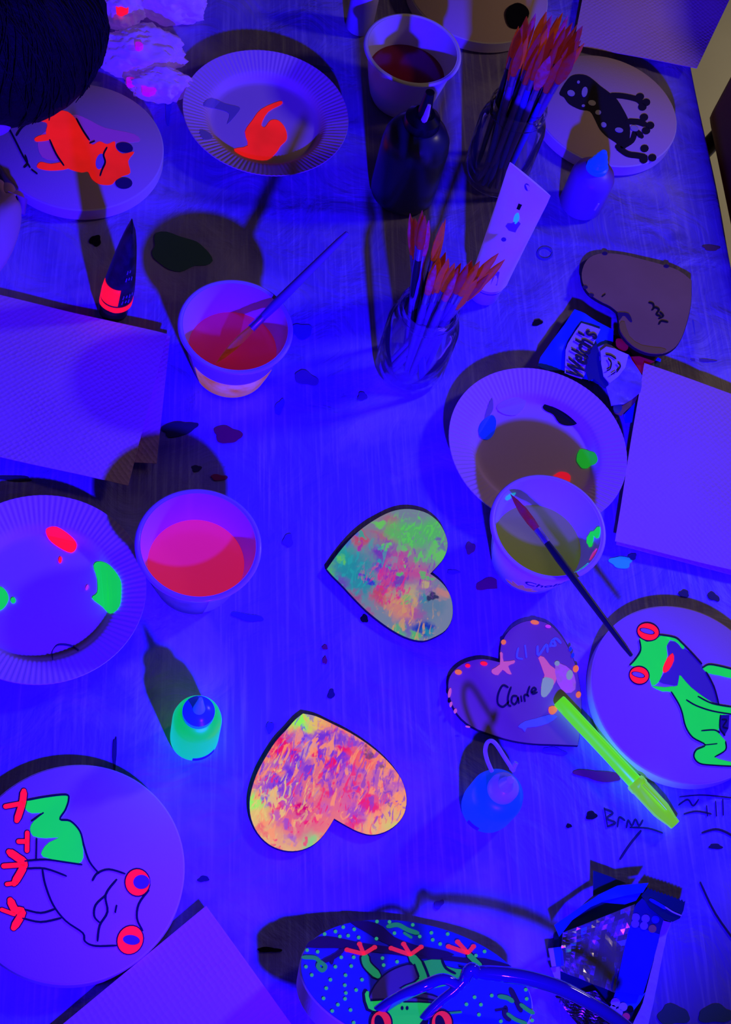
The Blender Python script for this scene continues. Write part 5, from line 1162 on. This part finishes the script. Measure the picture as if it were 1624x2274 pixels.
# ------------------------------------------------------------------ eyeglasses in the foreground, resting on the blue frog canvas
GPL = (.044, .023, .332)
t = thing('eyeglasses', 'shiny violet plastic eyeglasses frame perched over the night-blue frog canvas', 'eyeglasses', UPL(1040, 2170, GPL))
GLS = mat('violet_glossy_plastic', (.025, .010, .07), .045, spec=1.0, coat=1.0)
def gt(name, pts, zs, rads, flat=1.0):
    P = [tuple(UPL(x, y, (GPL[0] + z, GPL[1], GPL[2]))) for (x, y), z in zip(pts, zs)]; P = crom(P, 6, False); n = len(P)
    R = []
    for i in range(n):
        s = i / (n - 1) * (len(rads) - 1); k = min(int(s), len(rads) - 2); R.append(rads[k] + (rads[k + 1] - rads[k]) * (s - k))
    return tube(name, P, R, GLS, t, 14, flat=flat)
zt = .0
gt('rim', [(1052, 2162), (1075, 2160), (1120, 2164), (1180, 2174), (1250, 2196), (1320, 2232), (1380, 2272), (1420, 2308)], [zt] * 8, [.0040, .0050, .0056, .0056, .0054, .0048, .0046, .0046])
gt('bridge', [(1062, 2164), (1050, 2152), (1040, 2158), (1032, 2176)], [zt, zt + .003, zt + .003, zt], [.0040, .0046, .0046, .0042])
gt('rim', [(1034, 2172), (1010, 2198), (975, 2226), (945, 2258), (934, 2274), (922, 2292)], [zt, zt, zt, zt, zt, zt], [.0040, .0036, .0034, .0034, .0034, .0034])
gt('temple', [(1020, 2190), (985, 2174), (940, 2190), (880, 2218), (825, 2258), (800, 2284)], [zt, zt + .002, zt + .004, zt + .002, zt - .004, zt - .010], [.0036, .0040, .0042, .0042, .0042, .0040])

# ------------------------------------------------------------------ crumpled tissues (top left)
TIS = mat('tissue', (.80, .52, .60), .9, (.14, .04, .75), .30, bump=(60, .4, .003)); 
def tissue(px, py, rx, ry, h, label, seed, spots=()):
    c = U(px, py); t = thing('crumpled_tissue', label, 'tissue', c, 'crumpled tissues by the dark-haired head')
    bm = bmesh.new(); bmesh.ops.create_icosphere(bm, subdivisions=5, radius=1)
    for v in bm.verts:
        d = v.co.normalized(); s = Vector((seed, seed * 2, 0))
        k = 1 + .30 * noise.noise(d * 1.6 + s) + .22 * (1 - abs(noise.noise(d * 3.1 + s)) * 2) * .6 + .08 * (1 - abs(noise.noise(d * 7 + s)) * 2)
        p = d * k; v.co = Vector((p.x * rx, p.y * ry, max(p.z * h * .62 + h * .42, .0006)))
    q_ = Matrix.Rotation(TA, 3, 'Z')
    vs = [c + q_ @ v.co for v in bm.verts]; bm.verts.index_update(); fs = [[x.index for x in f.verts] for f in bm.faces]; bm.free()
    o = obj('tissue_ball', vs, fs, TIS, t, True)
    for sx, sy, r_, mt in spots:
        # a coloured spot lying on the tissue surface
        best = max((v for v in vs), key=lambda v: -math.hypot(PJ(v)[0] - sx, PJ(v)[1] - sy) + 200 * v.z)
        pp = [best + Vector((r_ * math.cos(a) * (1 + .2 * math.sin(3 * a)), r_ * math.sin(a), .0045)) for a in [2 * math.pi * k / 12 for k in range(12)]]
        v, f = prism_data(pp, .006); obj('pink_spot', v, f, mt, t)
    return t
MAGS = glow('magenta_spot', (.55, .0, .55), .6, (.6, .1, .5))
tissue(312, 138, .040, .026, .034, 'crumpled white tissue with faint pink marks, nearest the left plate rim', 1.3, [(305, 105, .004, MAGS)])
tissue(352, 206, .030, .018, .026, 'crumpled pink-tinged tissue touching the red smear plate', 5.1, [(290, 185, .005, MAGS), (330, 200, .008, MAGS)])
tissue(375, 18, .036, .026, .034, 'round white crumpled tissue at the top edge, right of the red-spotted one', 8.7)
tissue(268, 30, .024, .026, .030, 'crumpled tissue with a bright red spot at the top edge', 11.2, [(268, 24, .0065, RED)])

# ------------------------------------------------------------------ person leaning in from the left
SKIN = mat('skin', (.62, .34, .36), .55, bump=(120, .1, .001)); SHIRT = mat('dark_shirt', (.05, .03, .07), .85, bump=(200, .3, .001)); TROUS = mat('dark_trousers', (.03, .03, .06), .85)
HAIR = mat('dark_hair', (.010, .005, .005), .6, spec=.12)
nt = HAIR.node_tree; b = nt.nodes['Principled BSDF']; tc = nt.nodes.new('ShaderNodeTexCoord'); mp = nt.nodes.new('ShaderNodeMapping'); mp.inputs['Scale'].default_value = (14, 160, 60)
n = nt.nodes.new('ShaderNodeTexNoise'); n.inputs['Scale'].default_value = 3; n.inputs['Detail'].default_value = 4; bp = nt.nodes.new('ShaderNodeBump'); bp.inputs['Strength'].default_value = .8; bp.inputs['Distance'].default_value = .004
nt.links.new(tc.outputs['Object'], mp.inputs[0]); nt.links.new(mp.outputs[0], n.inputs['Vector']); nt.links.new(n.outputs[0], bp.inputs['Height']); nt.links.new(bp.outputs[0], b.inputs['Normal'])
HD = U(8, 50, .265)                                       # head centre
hu, hv = HD.dot(EU), HD.dot(EV)
SEAT = make_chair('maroon padded chair at the left table side, under the dark-haired person', TB(-.62, hv - .02, FLOOR), TA + math.pi / 2)
pv = hv - .02
J = dict(pelvis=(-.60, pv, -.160, .115), waist=(-.56, pv, -.02, .105), chest=(-.44, pv, .13, .115), neckb=(-.31, pv + .005, .215, .055), neck=(-.245, pv + .01, .235, .050), skull=(hu - .045, hv, .255, .058), crown=(hu - .005, hv, .250, .056),
         ls=(-.41, pv + .155, .155, .052), le=(-.47, pv + .22, -.06, .040), lw=(-.40, pv + .13, -.105, .028), lh=(-.36, pv + .08, -.100, .026),
         rs=(-.40, pv - .155, .155, .052), re=(-.335, pv - .22, .055, .040), rw=(-.225, pv - .130, .042, .030),
         lhip=(-.57, pv + .09, -.165, .085), lk=(-.20, pv + .11, -.165, .062), la=(-.22, pv + .11, -.66, .040), lf=(-.10, pv + .12, -.715, .033),
         rhip=(-.57, pv - .09, -.165, .085), rk=(-.20, pv - .11, -.165, .062), ra=(-.22, pv - .11, -.66, .040), rf=(-.10, pv - .12, -.715, .033))
HP = U(-16, 536, .034); hpu, hpv = HP.dot(EU), HP.dot(EV)
J['rh'] = (hpu - .008, hpv - .012, .040, .034)
J['rh2'] = (hpu, hpv + .018, .040, .034)
edges = [('pelvis', 'waist'), ('waist', 'chest'), ('chest', 'neckb'), ('neckb', 'neck'), ('neck', 'skull'), ('skull', 'crown'), ('chest', 'ls'), ('ls', 'le'), ('le', 'lw'), ('lw', 'lh'), ('chest', 'rs'), ('rs', 're'), ('re', 'rw'), ('rw', 'rh'), ('rh', 'rh2'), ('pelvis', 'lhip'), ('lhip', 'lk'), ('lk', 'la'), ('la', 'lf'), ('pelvis', 'rhip'), ('rhip', 'rk'), ('rk', 'ra'), ('ra', 'rf')]
# five fingers on each hand, unequal and curled
for side_, (a, b_) in (('r', ((hpu, hpv + .018), (1, .35))), ('l', ((-.36, pv + .08), (.8, -.6)))):
    z0 = .040 if side_ == 'r' else -.100; root = 'rh2' if side_ == 'r' else 'lh'
    for k, (off, ln) in enumerate(((-.022, .040), (-.008, .050), (.006, .054), (.019, .050), (.030, .040))):
        if side_ == 'r': base = (a[0] + off * .7, a[1] + .012 + (0 if k else -.02)); d1, d2 = (-.15 if k else -.9), (1 if k else .3)
        else: base = (a[0] + .012, a[1] + off); d1, d2 = 1, -.3
        for m_, (s, dz, r_) in enumerate(((.35, -.002, .0095), (.70, -.010, .0088), (.95, -.022, .0080))):
            J[f'{side_}f{k}{m_}'] = (base[0] + d1 * ln * s, base[1] + d2 * ln * s, max(z0 + dz, (.0092 if side_ == 'r' else -9)), r_)
        edges += [(root, f'{side_}f{k}0'), (f'{side_}f{k}0', f'{side_}f{k}1'), (f'{side_}f{k}1', f'{side_}f{k}2')]
names = list(J); idx = {n_: i for i, n_ in enumerate(names)}
me = bpy.data.meshes.new('body_skeleton'); me.from_pydata([tuple(TB(*J[n_][:3])) for n_ in names], [(idx[a], idx[b_]) for a, b_ in edges], [])
ob = bpy.data.objects.new('body_skeleton', me); COL.objects.link(ob)
ob.modifiers.new('skin', 'SKIN'); sl = me.skin_vertices[0].data
for i, n_ in enumerate(names): sl[i].radius = (J[n_][3], J[n_][3])
sl[idx['pelvis']].use_root = True
ss_ = ob.modifiers.new('sub', 'SUBSURF'); ss_.levels = 2; ss_.render_levels = 2
bpy.context.view_layer.update()
dg = bpy.context.evaluated_depsgraph_get(); bme = bpy.data.meshes.new_from_object(ob.evaluated_get(dg))
bpy.data.objects.remove(ob)
P0 = TB(-.60, pv, FLOOR)
person = thing('person', 'person with dark hair leaning over the red frog canvas, one hand on the table', 'person', P0)
for v_ in bme.vertices: v_.co -= P0
for mt in (SKIN, SHIRT, TROUS): bme.materials.append(mt)
for p in bme.polygons:
    w_ = p.center + P0; u_, vv_ = w_.dot(EU), w_.dot(EV); p.use_smooth = True
    if w_.z < -.06 and not (u_ > -.43 and -.14 < w_.z < -.06 and vv_ > pv + .02 and w_.z > -.135 and u_ < -.30): p.material_index = 2
    elif u_ > -.29 and w_.z > .0: p.material_index = 0
    elif u_ > -.33 and w_.z > .17: p.material_index = 0
    else: p.material_index = 1
bme.name = 'body'; body = bpy.data.objects.new('body', bme); COL.objects.link(body); body.parent = person
# hair: cap over the crown and back of the head, face left free (looking down)
bm = bmesh.new(); bmesh.ops.create_uvsphere(bm, u_segments=64, v_segments=40, radius=1)
for v_ in list(bm.verts):
    if v_.co.z < -.80 and v_.co.x > -.2: bm.verts.remove(v_)
bm.verts.index_update()
def hairpt(d):
    st_ = .012 * noise.noise(Vector((d.x * 2, d.y * 26, d.z * 8))) + .010 * noise.noise(d * 5)
    k = 1 + st_ * 1.5
    return HD + EU * (d.x * .096 * k - .014) + EV * (d.y * .0805 * k) + Vector((0, 0, d.z * .088 * k))
vs = [hairpt(v_.co) for v_ in bm.verts]; fs = [[x.index for x in f_.verts] for f_ in bm.faces]; bm.free()
hr = obj('hair', vs, fs, HAIR, person, True); so = hr.modifiers.new('thickness', 'SOLIDIFY'); so.thickness = .006
V_, F_ = [], []
random.seed(5)
for k in range(260):
    a0 = random.uniform(0, 2 * math.pi); cx_ = random.gauss(0, .1); cy_ = random.gauss(0, .1); pth = []
    e_ = random.uniform(1.5, 2.2); s0 = random.uniform(.1, .7)
    for j in range(9):
        th = s0 + (e_ - s0) * j / 8; aa = a0 + .25 * math.sin(j * .5 + k) * .4
        d = Vector((math.sin(th) * math.cos(aa) + cx_, math.sin(th) * math.sin(aa) + cy_, math.cos(th))).normalized()
        p = hairpt(d); pth.append(HD + (p - HD) * (1.012 + .012 * random.random()))
    v, f = tube_data(pth, [.0009] * 8 + [.0004], 4); n_ = len(V_); V_ += v; F_ += [[i + n_ for i in q_] for q_ in f]
o = obj('hair_strands', V_, F_, HAIR, hr, True); o['kind'] = 'stuff'
# face on the underside of the bowed head: eyes, nose, mouth, ears
fc = HD + EU * .004 + EV * .022 + Vector((0, 0, -.056))
def ellips(name, c_, a, b_, cc_, mt):
    bm = bmesh.new(); bmesh.ops.create_uvsphere(bm, u_segments=20, v_segments=12, radius=1); bm.verts.index_update()
    o = obj(name, [c_ + EU * (v_.co.x * a) + EV * (v_.co.y * b_) + Vector((0, 0, v_.co.z * cc_)) for v_ in bm.verts], [[x.index for x in f_.verts] for f_ in bm.faces], mt, person, True); bm.free(); return o
ellips('face', HD + EV * .014 + Vector((0, 0, -.036)), .058, .050, .050, SKIN)
ellips('nose', fc + EU * -.004 + Vector((0, 0, -.030)), .016, .010, .014, SKIN)
for s in (-1, 1):
    ellips('eye', fc + EV * (.028 * s) + EU * .022 + Vector((0, 0, -.018)), .007, .011, .006, mat('eye_white', (.7, .7, .7), .3))
    ellips('ear', HD + EV * (.060 * s) + EU * -.010 + Vector((0, 0, -.052)), .018, .009, .014, SKIN)
ellips('mouth', fc + EU * -.036 + Vector((0, 0, -.020)), .006, .020, .006, mat('lips', (.45, .14, .15), .5))
